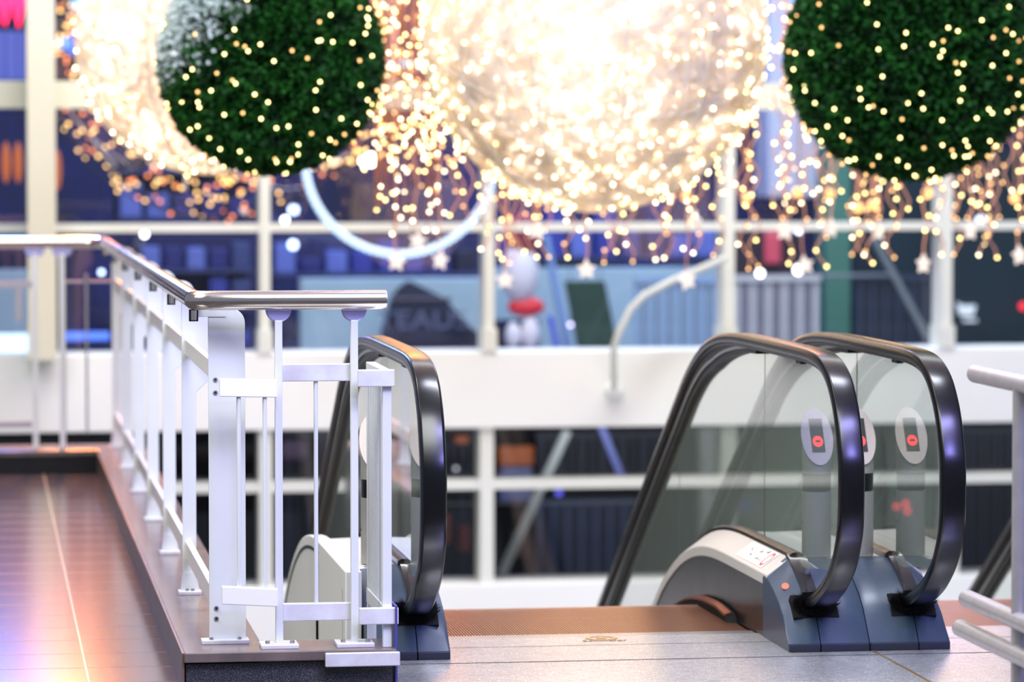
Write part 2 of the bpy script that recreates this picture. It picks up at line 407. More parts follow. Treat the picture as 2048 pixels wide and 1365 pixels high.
# deck line seen from the side (a running offset below it gives skirts)
DK = [(10.95, 0.0)] + [(11.60, 0.0)] + bez((11.60, 0.0), (12.0, 0.0), (12.25, -0.04), (12.6, -0.20), 10)[1:] + [(13.4, -0.662), (15.0, -1.585), (18.5, -3.6)]
ESC_C = 1.915
def escalator(cx, left_clad):
    root = thing('escalator', '', 'escalator', (cx, 10.72, 0.0))
    for s in (-1, 1):
        h = cx + s * 0.617
        # handrail: domed C profile
        prof = [(-0.038, -0.014), (-0.039, 0.000), (-0.0365, 0.008), (-0.0325, 0.0138), (-0.0305, 0.0152), (-0.028, 0.0157), (0, 0.0163), (0.028, 0.0157), (0.0305, 0.0152), (0.0325, 0.0138), (0.0365, 0.008), (0.039, 0.000), (0.038, -0.014), (0.030, -0.018), (-0.030, -0.018)]
        MB().sweep(HR, h, prof).build('handrail', M_rubber, root, smooth=50)
        # guide rail below, two dark aluminium ribs
        G = offset(HR[12:], -0.018)
        MB().sweep(G, h, [(-0.028, 0), (-0.028, -0.009), (0.028, -0.009), (0.028, 0)]).build('handrail_guide', mat('guide_steel', (70, 66, 64), 0.35, 0.8), root, smooth=50)
        def grown(d):
            base_ = offset(HR[KB:], -0.018); deep = offset(HR[KB:], d)
            return [(a[0] + (b[0] - a[0]) * min(1, i_ / 9), a[1] + (b[1] - a[1]) * min(1, i_ / 9)) for i_, (a, b) in enumerate(zip(base_, deep))]
        MB().sweep(grown(-0.034), h, [(-0.024, 0.012), (-0.024, -0.022), (0.024, -0.022), (0.024, 0.012)]).build('guide_rib', M_track, root, smooth=50)
        MB().sweep(grown(-0.062), h, [(-0.026, 0.007), (-0.026, -0.003), (0.026, -0.003), (0.026, 0.007)]).build('guide_groove', mat('groove_silver', (150, 156, 150), 0.3, 0.9), root, smooth=50)
        MB().sweep(grown(-0.078), h, [(-0.020, 0.014), (-0.020, -0.012), (0.020, -0.012), (0.020, 0.014)]).build('guide_rib', M_track, root, smooth=50)
        MB().box(h - 0.012, h + 0.012, 10.86, 10.93, 0.868, 0.884).build('guide_clip', M_black, root, bevel=0.003)
        # glass panels
        T = offset(HR, -0.028)
        def zdk(y):
            for a, b in zip(DK, DK[1:]):
                if a[0] <= y <= b[0]: return a[1] + (b[1] - a[1]) * (y - a[0]) / (b[0] - a[0]) + 0.24
            return 0.24
        SP = [10.0, 11.42, 12.85, 14.9, 18.4]
        for a, b in zip(SP, SP[1:]):
            pts = [p for p in T if a < p[0] < b and p[1] > 0.25] if a < 10.2 else [p for p in T if a + 0.003 < p[0] < b - 0.003]
            def top_at(y):
                for p, q in zip(T[30:], T[31:]):
                    if p[0] <= y <= q[0]: return p[1] + (q[1] - p[1]) * (y - p[0]) / (q[0] - p[0])
                return T[-1][1]
            if a < 10.2:
                pts = [p for p in T[:90] if p[1] > 0.262 and p[0] < b - 0.002 ] + [(b - 0.002, top_at(b))]
                lo = [(b - 0.002, zdk(b)), (10.93, 0.24), (10.80, 0.24), (10.6, 0.262)]
                # keep only the stretch that starts above the newel
                k0 = next(i for i, p in enumerate(T) if p[1] > 0.262)
                pts = [p for p in T[k0:] if p[0] < b - 0.002] + [(b - 0.002, top_at(b))]
            else:
                pts = [(a + 0.002, top_at(a))] + pts + [(b - 0.002, top_at(b))]
                ys = [b - 0.002] + sorted([d[0] for d in DK if a < d[0] < b], reverse=True) + [a + 0.002]
                lo = [(y, zdk(y)) for y in ys]
            MB().prism(pts + lo, h - 0.002, h + 0.002, 'x').build('glass_panel', M_glassb, root)
            if b < 18: MB().box(h - 0.0018, h + 0.0018, b - 0.0018, b + 0.0018, zdk(b), top_at(b) - 0.001).build('glass_joint', M_black, root)
        # decks (inner tilted, outer flat) following the deck line
        def X(off): return s * off          # off measured outwards from the handrail line
        inner = [(X(-0.097), 0.170), (X(-0.097), 0.203), (X(-0.092), 0.208), (X(-0.022), 0.258), (X(-0.022), 0.170)]
        outer = [(X(0.022), 0.17), (X(0.022), 0.252), (X(0.141), 0.248), (X(0.151), 0.240), (X(0.151), 0.17)]
        if s < 0: pass
        MB().sweep(DK, h, inner).build('inner_deck', M_deck, root, smooth=30, bevel=0.002)
        MB().sweep(DK, h, outer).build('outer_deck', M_clad, root, smooth=30, bevel=0.003)
        MB().sweep(DK, h, [(X(-0.022), 0.20), (X(-0.022), 0.268), (X(-0.010), 0.274), (X(0.010), 0.274), (X(0.022), 0.268), (X(0.022), 0.20)]).build('glass_clamp', M_clamp, root, smooth=30)
        # skirt panel
        MB().sweep(DK, h, [(X(-0.093), -0.35), (X(-0.093), 0.174), (X(-0.060), 0.174), (X(-0.060), -0.35)]).build('skirt_panel', M_skirt, root, smooth=30)
        # outer cladding with seams
        cl = MB().sweep(DK, h, [(X(0.150), -1.1), (X(0.150), 0.19), (X(0.06), 0.19), (X(0.06), -1.1)])
        cl.build('side_cladding', M_clad, root, smooth=30)
        if s < 0 and left_clad:
            tr = MB()
            tr.box(h - 0.205, h - 0.155, 10.74, 11.70, -0.6, 0.262)
            tr.sweep(DK[1:], h, [(-0.205, -1.3), (-0.205, 0.262), (-0.155, 0.262), (-0.155, -1.3)])
            o = tr.build('side_fairing', M_clad, root, smooth=30, bevel=0.004)
            sm = MB()
            for y in (10.82,): sm.box(h - 0.2062, h - 0.2045, y, y + 0.004, -0.6, 0.20)
            sm.build('panel_seam', mat('seam_grey', (170, 168, 160), 0.6), root)
            MB().sweep([(y, z) for y, z in DK[1:]], h, [(-0.2075, 0.218), (-0.2075, 0.228), (-0.204, 0.228), (-0.204, 0.218)]).build('seal_strip', mat('seal_green', (20, 46, 24), 0.5), root)
        # newel cover: loft over x slices
        side = [(10.627, 0.0), (10.627, 0.030), (10.665, 0.080), (10.712, 0.136), (10.765, 0.176), (10.84, 0.214), (10.92, 0.245), (10.955, 0.256), (10.985, 0.256), (10.985, 0.0)]
        xs = [(-0.099, 0.74), (-0.096, 0.785), (-0.088, 0.81), (-0.03, 0.99), (0.0, 1.0), (0.09, 0.985), (0.138, 0.965), (0.1515, 0.93)]
        for (q0, q1, nm) in ((0, 4, 'newel_cover'), (4, 7, 'newel_cover')):
            mb = MB(); sl = xs[q0:q1 + 1]
            vs = []
            for (o_, k_) in sl:
                if o_ == 0.0: o_ = -0.0015 if q0 == 0 else 0.0015
                for (y, z) in side:
                    yy = y + (1 - k_) * 0.05 * min(1, z / 0.2)
                    vs.append((h + s * o_, yy, z * k_ if z > 0.04 else z))
            n = len(side); fs = [tuple(range(n)), tuple(range(len(vs) - n, len(vs)))]
            for i in range(len(sl) - 1):
                for j in range(n):
                    l = (j + 1) % n
                    fs.append((i * n + j, i * n + l, (i + 1) * n + l, (i + 1) * n + j))
            mb.add(vs, fs)
            cov = mb.build(nm, M_cover, root, smooth=28)
            if q0 == 4:
                MB().box(min(h + s * 0.002, h + s * 0.1505), max(h + s * 0.002, h + s * 0.1505), 10.621, 10.6285, 0.0, 0.028).build('kick_strip', M_kick, cov, bevel=0.001)
            else:
                MB().box(min(h - s * 0.002, h - s * 0.098), max(h - s * 0.002, h - s * 0.098), 10.621, 10.6285, 0.0, 0.028).build('kick_strip', M_kick, cov, bevel=0.001)
                # round stop button disc on the inner shoulder
                bx = h - s * 0.066; c0 = Vector((bx, 10.822, 0.183))
                nrm = Vector((-s * 0.25, -0.75, 0.62)).normalized()
                MB().tube([c0 - nrm * 0.006, c0 + nrm * 0.003], 0.0115, 20).build('stop_button', mat('copper_button', (225, 120, 90), 0.35, 0.2), cov, smooth=True)
        # bronze end strip running down the shoulder
        MB().sweep([(10.98, 0.257), (10.925, 0.245), (10.845, 0.214), (10.79, 0.187), (10.752, 0.163)][::-1], h, [(-s * 0.030, 0.0), (-s * 0.030, 0.012), (-s * 0.004, 0.013), (s * 0.016, 0.012), (s * 0.016, 0.0)]).build('shoulder_strip', mat('dark_shoulder', (26, 28, 34), 0.18, 0.3, coat=0.5), root, smooth=30)
        # brush inlet
        fr = MB()
        mtx = Matrix.Translation((h, 10.716, 0.132)) @ Matrix.Rotation(math.radians(-44), 4, 'X')
        fr.box(-0.070, 0.072, -0.004, 0.03, -0.044, 0.044, mtx)
        box = fr.build('handrail_inlet', mat('inlet_black', (5, 5, 6), 0.7, spec=0.2), root, bevel=0.002)
        br = MB()
        rr = random.Random(5)
        for k in range(1500):
            a = rr.uniform(0, 2 * PI); q_ = rr.uniform(0.75, 1.25)
            ex, ez = 0.050 * q_ * math.cos(a), 0.030 * q_ * math.sin(a)
            p0 = Vector((ex, -0.004, ez)); d = Vector((ex * 0.5 + rr.uniform(-.02, .02), -0.045 + rr.uniform(-.012, .02), ez * 0.5 + rr.uniform(-.018, .018))).normalized()
            p1 = p0 + d * rr.uniform(0.016, 0.042)
            a3 = mtx @ p0; b3 = mtx @ p1
            br.add([a3, a3 + Vector((0.0014, 0, 0)), b3], [(0, 1, 2)]); br.add([a3, a3 + Vector((0, 0, 0.0014)), b3], [(0, 1, 2)])
        stuff(br.build('bristles', M_bristle, box))
        # skirt brush / deflector
        BD = [(11.34, -0.045), (11.44, 0.012)] + [(y, z + 0.022) for y, z in DK if y > 11.5][:9]
        MB().sweep(BD, h, [(X(-0.125), -0.075), (X(-0.128), 0.004), (X(-0.094), 0.012), (X(-0.090), -0.085)]).build('skirt_deflector', mat('deflector_black', (6, 6, 7), 0.7, spec=0.15), root, smooth=30)
        MB().sweep(BD[1:], h, [(X(-0.1285), 0.002), (X(-0.127), 0.0095), (X(-0.106), 0.0150), (X(-0.106), 0.008)]).build('deflector_strip', mat('orange_sheen_strip', (190, 100, 60), 0.22, 0.9), root, smooth=30)  # orange reflection on the glossy deflector top, put into this strip's colour
    # steps and comb
    def tread(y0, y1, z, comb=False):
        b = MB().box(cx - 0.518, cx + 0.518, y0, y1, z - 0.16, z - 0.012).build('step' if not comb else 'comb', M_groove, root)
        r = MB(); n = 115
        for i in range(n):
            x = cx - 0.514 + i * 1.028 / (n - 1)
            r.box(x - 0.0022, x + 0.0022, y0 + 0.001, y1 - 0.001, z - 0.0125, z)
        r.build('cleats', M_cleat, b)
    ys = [11.20, 11.60, 12.0, 12.40, 12.8, 13.2, 13.6]
    zs = [-0.003, -0.004, -0.06, -0.21, -0.42, -0.65]
    tread(11.20, 11.597, -0.003); tread(11.60, 11.90, -0.004)
    for k in range(5): tread(11.90 + k * 0.4, 12.297 + k * 0.4, -0.10 - 0.231 * k)
    lp = MB().box(cx - 0.523, cx + 0.523, 10.615, 11.075, -0.10, 0.006).build('landing_plate', M_plate, root)
    MB().box(cx - 0.523, cx + 0.523, 10.868, 10.871, 0.0, 0.0066).build('plate_joint', M_black, lp)
    cp = MB().box(cx - 0.520, cx + 0.520, 11.077, 11.17, -0.10, 0.002)
    for i in range(115):
        x = cx - 0.514 + i * 1.028 / 114
        cp.add([(x - 0.0035, 11.17, 0.002), (x + 0.0035, 11.17, 0.002), (x, 11.205, -0.004), (x - 0.0035, 11.17, -0.02), (x + 0.0035, 11.17, -0.02)], [(0, 1, 2), (3, 2, 4), (0, 2, 3), (1, 4, 2)])
    cp.build('comb_plate', mat('comb_steel', (185, 183, 186), 0.3, 0.9), root)
    return root, lp

escA, lpA = escalator(ESC_C, True)
escA['label'] = 'near escalator with glass sides and black handrails, between white railing and twin newels'
escB = copy_tree(escA); escB.location.x += 1.54
escB['label'] = 'escalator at the right edge, mostly hidden behind its left handrail and steel barrier'
for o in [x for x in COL.objects if x.parent == escB and x.name.split('.')[0] in ('side_fairing', 'panel_seam', 'seal_strip')]:
    bpy.data.objects.remove(o)

# maker's mark on the landing plate
def text_mesh(body, size, name, m, parent, loc, rot, ext=0.001, sx=1.0):
    cu = bpy.data.curves.new('t', 'FONT'); cu.body = body; cu.size = size; cu.extrude = ext; cu.align_x = 'CENTER'; cu.align_y = 'CENTER'
    to = bpy.data.objects.new('t', cu); COL.objects.link(to)
    dg = bpy.context.evaluated_depsgraph_get()
    me = bpy.data.meshes.new_from_object(to.evaluated_get(dg))
    bpy.data.objects.remove(to)
    me.materials.clear(); me.materials.append(m)
    o = bpy.data.objects.new(name, me); COL.objects.link(o)
    o.parent = parent
    o.location = Vector(loc) - (parent_world(parent) if parent else Vector((0, 0, 0)))
    o.rotation_euler = rot; o.scale = (sx, 1, 1)
    return o
M_brass = mat('brass_inlay', (200, 165, 115), 0.3, 0.7)
gx = 1.925
text_mesh('Schindler', 0.038, 'maker_lettering', M_brass, lpA, (gx, 10.965, 0.0072), (0, 0, 0), 0.0008, 1.0)
rg = MB()
for r0, r1 in ((0.036, 0.052), (0.0, 0.018)):
    for k in range(28):
        a, b = 2 * PI * k / 28, 2 * PI * (k + 1) / 28
        pts = [(gx + r0 * math.cos(a), 11.025 + r0 * .9 * math.sin(a)), (gx + r1 * math.cos(a), 11.025 + r1 * .9 * math.sin(a)), (gx + r1 * math.cos(b), 11.025 + r1 * .9 * math.sin(b)), (gx + r0 * math.cos(b), 11.025 + r0 * .9 * math.sin(b))]
        rg.add([(x, y, 0.0078) for x, y in pts], [(0, 1, 2, 3)])
rg.build('maker_emblem', M_brass, lpA)

# sticker on the inner deck of the right-hand side
hx = ESC_C + 0.617
def deck_pt(u, v):   # u across (0 inner edge .. 1 glass), v along y
    return Vector((hx - 0.091 + 0.067 * u, v, 0.2095 + 0.0475 * u + 0.0012))
def deck_quad(mb, u0, u1, v0, v1, lift=0.0):
    mb.add([deck_pt(u0, v0) + Vector((0, 0, lift)), deck_pt(u1, v0) + Vector((0, 0, lift)), deck_pt(u1, v1) + Vector((0, 0, lift)), deck_pt(u0, v1) + Vector((0, 0, lift))], [(0, 1, 2, 3)])
sk = MB(); deck_quad(sk, 0.06, 0.95, 11.075, 11.46)
st = sk.build('warning_sticker', mat('sticker_white', (244, 244, 240), 0.35), escA)
st['label'] = 'white safety sticker with red oval and small pictograms'
rd = MB()
n = 30
for k in range(n):
    a, b = 2 * PI * k / n, 2 * PI * (k + 1) / n
    def e(r, t): return deck_pt(0.5 + 0.40 * r * math.cos(t), 11.115 + 0.030 * r * math.sin(t)) + Vector((0, 0, 0.0006))
    rd.add([e(1, a), e(1, b), e(0.68, b), e(0.68, a)], [(0, 1, 2, 3)])
rd.build('red_oval', mat('sticker_red', (225, 60, 50), 0.4), st)
ln = MB()
rr = random.Random(3)
for v in (11.17, 11.26, 11.35, 11.43):
    for u in (0.12, 0.5, 0.86):
        deck_quad(ln, u - 0.07, u + 0.05, v, v + 0.006, 0.0006)
ln.build('red_text_line', mat('print_red', (225, 130, 110), 0.5), st)
ln = MB()
for v in (11.21, 11.30, 11.39):
    for u in (0.10, 0.88): deck_quad(ln, u - 0.05, u + 0.06, v, v + 0.006, 0.0006)
ln.build('green_text_line', mat('print_green', (140, 185, 140), 0.5), st)
pg = MB()
for (u, v) in ((0.35, 11.22), (0.62, 11.25), (0.3, 11.32), (0.6, 11.36), (0.75, 11.18)):
    for k in range(5):
        du, dv = rr.uniform(-.1, .1), rr.uniform(-.014, .014)
        deck_quad(pg, u + du, u + du + .05, v + dv, v + dv + 0.012, 0.0006)
deck_quad(pg, 0.3, 0.33, 11.16, 11.24, 0.0006)
pg.build('pictogram', mat('print_grey', (90, 88, 84), 0.5), st)

# signal posts
M_post = mat('satin_steel', (182, 178, 170), 0.38, 0.45, noise=0.08, scale=30)
def signal_post(x, y, label):
    z0 = 0.2525
    root = thing('signal_post', label, 'signal post', (x, y, z0), 'slanted steel signal posts of the escalators')
    r = 0.046; seg = 36
    def ztop(a): return 0.375 + 0.078 * math.sin(a)
    for (za, zb, m, nm, rr_) in ((0.0, 0.205, M_post, 'post_tube', r), (0.205, 0.262, mat('black_band', (14, 14, 16), 0.15, 0.2, coat=0.5), 'black_band', r - 0.001), (0.262, None, M_post, 'post_head', r)):
        mb = MB(); vs = []
        for z in (za, zb):
            for k in range(seg):
                a = 2 * PI * k / seg
                vs.append((x + rr_ * math.cos(a), y + rr_ * math.sin(a), z0 + (z if z is not None else ztop(a))))
        fs = [(k, (k + 1) % seg, seg + (k + 1) % seg, seg + k) for k in range(seg)] + [tuple(range(seg)), tuple(range(seg, 2 * seg))]
        mb.add(vs, fs).build(nm, m, root, smooth=35)
    # slanted oval face plate, slightly larger than the tube
    nrm = Vector((0, -0.078 / r, 1)).normalized(); up = Vector((0, 1, 0.078 / r)).normalized(); c = Vector((x, y, z0 + 0.375))
    def plate(ax, ay, t0, t1, nm, m, par, off=(0, 0), n=40):
        mb = MB(); vs = []
        for t in (t0, t1):
            for k in range(n):
                a = 2 * PI * k / n
                vs.append(c + Vector((off[0] + ax * math.cos(a), 0, 0)) + up * (off[1] + ay * math.sin(a)) + nrm * t)
        fs = [(k, (k + 1) % n, n + (k + 1) % n, n + k) for k in range(n)] + [tuple(range(n)), tuple(range(n, 2 * n))]
        return mb.add(vs, fs).build(nm, m, par, smooth=35)
    fp = plate(0.051, 0.100, 0.0, 0.004, 'face_plate', mat('satin_plate', (165, 156, 150), 0.5, 0.9), root)
    mb = MB()
    vs = [c + Vector((dx, 0, 0)) + up * dy + nrm * t for t in (0.004, 0.006) for dx, dy in ((-0.021, -0.055), (0.021, -0.055), (0.021, 0.062), (-0.021, 0.062))]
    mb.add(vs, [(0, 1, 2, 3), (7, 6, 5, 4), (0, 4, 5, 1), (1, 5, 6, 2), (2, 6, 7, 3), (3, 7, 4, 0)])
    dp = mb.build('display', M_black, fp)
    plate(0.0165, 0.019, 0.006, 0.0072, 'stop_sign', emit('signal_red', (1.0, 0.03, 0.03), 3.0), dp, (0.0, -0.018), 28)
    mb = MB()
    vs = [c + Vector((dx, 0, 0)) + up * dy + nrm * t for t in (0.0072, 0.008) for dx, dy in ((-0.008, -0.0215), (0.008, -0.0215), (0.008, -0.0145), (-0.008, -0.0145))]
    mb.add(vs, [(0, 1, 2, 3), (7, 6, 5, 4), (0, 4, 5, 1), (1, 5, 6, 2), (2, 6, 7, 3), (3, 7, 4, 0)])
    mb.build('stop_bar', mat('dark_red', (80, 8, 8), 0.5), dp)
    for s in (-1, 1):
        MB().tube([(x + s * (r - 0.002), y, z0 + 0.105), (x + s * (r + 0.002), y, z0 + 0.105)], 0.005, 12).build('screw', M_black, root)
signal_post(ESC_C - 0.617 - 0.080, 11.04, 'steel signal post behind the white railing, left of the left handrail')
signal_post(ESC_C + 0.617 + 0.083, 11.04, 'steel signal post seen whole through glass inside the first right handrail loop')
signal_post(ESC_C + 1.54 - 0.617 - 0.086, 11.04, 'steel signal post half hidden behind the first right handrail, right of its twin')

# ================================================================== WHITE RAILING (left)
ZC = 0.114; ZT = 1.103; RX = 0.612
rail = thing('railing', 'long white railing with polished tube handrail along the left walkway edge', 'railing', (0.70, 10.29, ZC))
tube = [(1.152, 10.165, ZT), (0.80, 10.175, ZT), (0.655, 10.18, ZT), (0.628, 10.188, ZT), (0.614, 10.21, ZT), (RX, 10.24, ZT), (RX, 13.0, ZT), (RX, 17.30, ZT), (RX - 0.006, 17.38, ZT), (RX - 0.03, 17.42, ZT), (RX - 0.09, 17.43, ZT), (-4.5, 17.43, ZT)]
MB().tube(tube, 0.0275, 28).build('handrail_tube', M_chrome, rail, smooth=60)
ring = [(RX, 10.243, ZT), (RX, 10.247, ZT)]
MB().tube(ring, 0.0281, 28).build('tube_joint', M_darkchrome, rail)
MB().tube([(1.1515, 10.165, ZT), (1.1535, 10.165, ZT)], 0.0262, 28).build('tube_end_cap', M_brushed, rail)
def rounded(x0, x1, z0, z1, r, low=None, zl=None):
    p = [(x0, z0)]
    if low: p += [(low, z0), (low, zl), (x1, zl + 0.06)]
    else: p += [(x1, z0)]
    for k in range(9):
        a = (PI / 2) * k / 8
        p.append((x1 - r + r * math.cos(a), z1 - r + r * math.sin(a)))
    p.append((x0, z1))
    return p
PY = [10.29 + 1.185 * k for k in range(7)]
for k, y in enumerate(PY):
    if k == 0: poly = rounded(0.655, 0.760, ZC + 0.006, 1.076, 0.042)
    else: poly = rounded(0.646, 0.757, ZC + 0.006, 1.076, 0.042, 0.690, 0.76)
    p = MB().prism(poly, y - 0.006, y + 0.006, 'y').build('post', M_white, rail, bevel=0.0015)
    fx0, fx1 = (0.632, 0.768) if k == 0 else (0.632, 0.705)
    MB().box(fx0, fx1, y - 0.035, y + 0.030, ZC, ZC + 0.012).build('foot_plate', M_worn, p, bevel=0.002)
    if k: MB().prism([(0.640, ZC + 0.01), (0.70, ZC + 0.01), (0.688, ZC + 0.07), (0.646, ZC + 0.07)], y - 0.008, y + 0.008, 'y').build('gusset', M_white, p)
    if k < 2:
        for bx in (fx0 + 0.028, fx1 - 0.028):
            MB().tube([(bx, y - 0.02, ZC + 0.010), (bx, y - 0.02, ZC + 0.019)], 0.006, 6).build('bolt', M_brushed, p)
    # polished saddle that holds the tube
    b = MB().box(0.600, 0.705, y - 0.009, y - 0.006, 1.052, 1.074).build('rail_bracket', M_white, rail, bevel=0.001)
    MB().box(0.600, 0.626, y - 0.020, y - 0.009, 1.040, 1.074).build('bracket_socket', M_black, b)
    MB().tube([(0.613, y - 0.022, 1.044), (0.613, y - 0.022, 1.072)], 0.0085, 14).build('bracket_pin', M_chrome, b, smooth=60)
for bz in (0.852 + 0.02, 0.79 + 0.045, 0.215, 0.185):
    MB().tube([(0.675, 10.2835, bz), (0.675, 10.281, bz)], 0.0065, 14).build('rivet', M_brushed, rail)
    MB().tube([(0.675, 10.2812, bz), (0.675, 10.2805, bz)], 0.003, 10).build('rivet_hole', M_black, rail)
for a, b in zip(PY, PY[1:]):
    for z, h in ((0.905, 0.050), (0.255, 0.056)):
        MB().box(0.656, 0.676, a + 0.006, b - 0.006, z - h / 2, z + h / 2).build('side_bar', mat('pinkish_white_paint', (236, 226, 222), 0.3), rail, bevel=0.002)
    for j in range(1, 0):
        pass
# end panel facing the landing
EY = 10.185
def xp(px, y=10.18): return at(px, 1000, y).x
def zp(py, y=10.18): return at(600, py, y).z
for px in (558, 709):
    x = xp(px)
    p = MB().box(x - 0.0105, x + 0.0105, EY - 0.012, EY + 0.012, ZC + 0.01, 1.045).build('end_post', M_white, rail, bevel=0.0015)
    MB().box(x - 0.055, x + 0.052, EY - 0.055, EY + 0.045, ZC, ZC + 0.012).build('foot_plate', M_worn, p, bevel=0.002)
    for bx in (-0.035, 0.035):
        MB().tube([(x + bx, EY - 0.02, ZC + 0.010), (x + bx, EY - 0.02, ZC + 0.020)], 0.007, 6).build('bolt', M_brushed, p)
    c = MB().prism([(x + 0.037 * math.cos(a), 1.077 + 0.037 * math.sin(a)) for a in [PI + PI * i / 20 for i in range(21)]], EY - 0.008, EY + 0.008, 'y').build('saddle', mat('violet_lit_chrome', (205, 200, 250), 0.25, 0.6), rail, bevel=0.004)  # violet reflection is put into the chrome's base colour
def bar(px0, px1, py0, py1, y, t=0.012, m=M_worn, dz=0.0):
    x0, x1 = xp(px0, y), xp(px1, y); z1, z0 = zp(py0, y), zp(py1, y)
    mb = MB()
    mb.add([(x0, y - t, z0), (x1, y - t, z0 - dz), (x1, y + t, z0 - dz), (x0, y + t, z0), (x0, y - t, z1), (x1, y - t, z1 - dz), (x1, y + t, z1 - dz), (x0, y + t, z1)],
           [(0, 3, 2, 1), (4, 5, 6, 7), (0, 1, 5, 4), (1, 2, 6, 5), (2, 3, 7, 6), (3, 0, 4, 7)])
    return mb.build('end_bar', m, rail, bevel=0.0025)
M_bright = mat('bright_white_paint', (250, 248, 240), 0.3)
bar(440, 555, 756, 792, 10.150, m=M_bright, dz=0.004)
bar(564, 706, 728, 763, 10.205)
bar(716, 789, 741, 775, 10.120)
bar(443, 555, 1170, 1206, 10.150, m=M_bright, dz=0.010)
bar(565, 708, 1207, 1242, 10.205)
bar(718, 796, 1219, 1252, 10.120)
for px, y, pa, pb in ((478, 10.150, 792, 1172), (530, 10.150, 792, 1174), (632, 10.205, 763, 1207)):
    x = xp(px, y)
    MB().tube([(x, y, zp(pb, y)), (x, y, zp(pa, y))], 0.0062, 14).build('baluster', M_white, rail, smooth=60)
# return panel running away from the viewer
sx0, sx1 = 1.136, 1.163
for za, zb in ((0.868, 0.905), (0.192, 0.236)):
    MB().box(sx0, sx1, 10.12, 10.55, za, zb).build('return_bar', M_white, rail, bevel=0.002)
for k in range(8):
    y = 10.17 + k * 0.044
    MB().box(1.139, 1.160, y, y + 0.018, 0.236, 0.868).build('return_baluster', M_white, rail, bevel=0.002)
for y in (10.135, 10.535):
    MB().box(1.137, 1.163, y - 0.012, y + 0.012, ZC if y < 10.3 else -0.29, 0.868).build('return_post', M_white, rail, bevel=0.002)
MB().box(0.968, 1.180, 10.070, 10.084, 0.068, 0.108).build('edge_plate', M_worn, rail, bevel=0.003)
MB().box(1.170, 1.176, 10.10, 10.30, -0.3, 0.235).build('corner_fin', mat('violet_edge', (70, 66, 150), 0.3), rail)
# far return of the same railing
for px in (70, 124):
    x = at(px, 600, 17.43).x
    p = MB().box(x - 0.013, x + 0.013, 17.418, 17.442, ZC, 1.05).build('end_post', M_white, rail, bevel=0.0015)
    MB().prism([(x + 0.05 * math.cos(a), 1.076 + 0.045 * math.sin(a)) for a in [PI + PI * i / 14 for i in range(15)]], 17.42, 17.44, 'y').build('saddle', MATS['violet_lit_chrome'], rail)
def far_bar(px0, px1, py0, py1, m=M_brushed):
    a = at(px0, py1, 17.43); b = at(px1, py0, 17.43)
    return MB().box(a.x, b.x, 17.42, 17.44, a.z, b.z).build('far_bar', m, rail)
far_bar(-300, 68, 562, 578, mat('grey_paint', (170, 165, 170), 0.5)); far_bar(-300, 64, 843, 860, MATS['grey_paint'])
far_bar(126, 220, 561, 566); far_bar(172, 175, 548, 868); far_bar(128, 131, 566, 868)
far_bar(30, 44, 578, 640, MATS['grey_paint'])

# ================================================================== STEEL BARRIER (right edge)
M_barrier = mat('barrier_steel', (206, 200, 200), 0.33, 0.65, noise=0.1, scale=30)
bar_r = thing('steel_barrier', 'brushed steel tube barrier with three rails cut by the right edge', 'barrier', (2.60, 8.80, 0))
def dpt(px, py, Y): return at(px, py, Y)
PYb = 8.80
pp = at(2041, 900, PYb)
MB().tube([(pp.x, PYb, 0), (pp.x, PYb, at(2041, 770, PYb).z)], 0.021, 24).build('barrier_post', M_barrier, bar_r, smooth=60)
MB().tube([(pp.x, PYb, 0), (pp.x, PYb, 0.008)], 0.055, 24).build('base_flange', M_barrier, bar_r)
zt = at(2041, 768, PYb).z
MB().tube([(pp.x, 9.22, zt), (pp.x, 7.6, zt)], 0.0235, 24).build('top_rail', M_barrier, bar_r, smooth=60)
zm = at(2041, 1242, PYb).z; zl = at(2041, 1308, PYb).z
MB().tube([(pp.x - 0.005, 9.27, zm), (pp.x - 0.005, 7.6, zm)], 0.0235, 24).build('lower_rail', M_barrier, bar_r, smooth=60)
MB().tube([(pp.x - 0.012, 9.31, zl), (pp.x - 0.012, 7.6, zl)], 0.0235, 24).build('lower_rail', M_barrier, bar_r, smooth=60)
MB().tube([(pp.x, 7.62, 0), (pp.x, 7.62, zt)], 0.021, 24).build('barrier_post', M_barrier, bar_r, smooth=60)

# ================================================================== FACADE ACROSS THE VOID
FY = 20.5
def FX(px): return at(px, 600, FY).x
def FZ(py): return at(1024, py, FY).z
XL, XR = FX(-500), FX(2500)
z_top = 6.0
z_s1, z_s0 = FZ(701), FZ(853)       # slab between the storeys
z_b1 = FZ(1163)
struct('wall_back', MB().box(XL, XR, FY - 0.12, FY + 0.25, z_s0, z_s1), M_slab, bevel=0.006)
struct('wall_lower', MB().box(XL, XR, FY - 0.12, FY + 0.25, z_b1 - 2.2, z_b1), M_slab, bevel=0.006)
struct('trim_7', MB().box(XL, XR, FY - 0.09, FY + 0.09, FZ(462), FZ(446)), M_frame)
struct('trim_8', MB().box(XL, XR, FY - 0.09, FY + 0.09, FZ(976), FZ(957)), M_frame)
struct('trim_9', MB().box(XL, XR, FY - 0.16, FY + 0.16, FZ(219), FZ(166)), M_cream)
tn = 10
for px, w in ((528, 20), (974, 20), (1451, 22), (1884, 22), (2330, 22)):
    a, b = FX(px - w / 2), FX(px + w / 2)
    struct('trim_%d' % tn, MB().box(a, b, FY - 0.10, FY + 0.10, z_s1, z_top), M_frame); tn += 1
    if w: struct('trim_%d' % tn, MB().box(a - 0.012, b + 0.012, FY - 0.13, FY + 0.10, z_s1, z_s1 + 0.13), M_frame); tn += 1
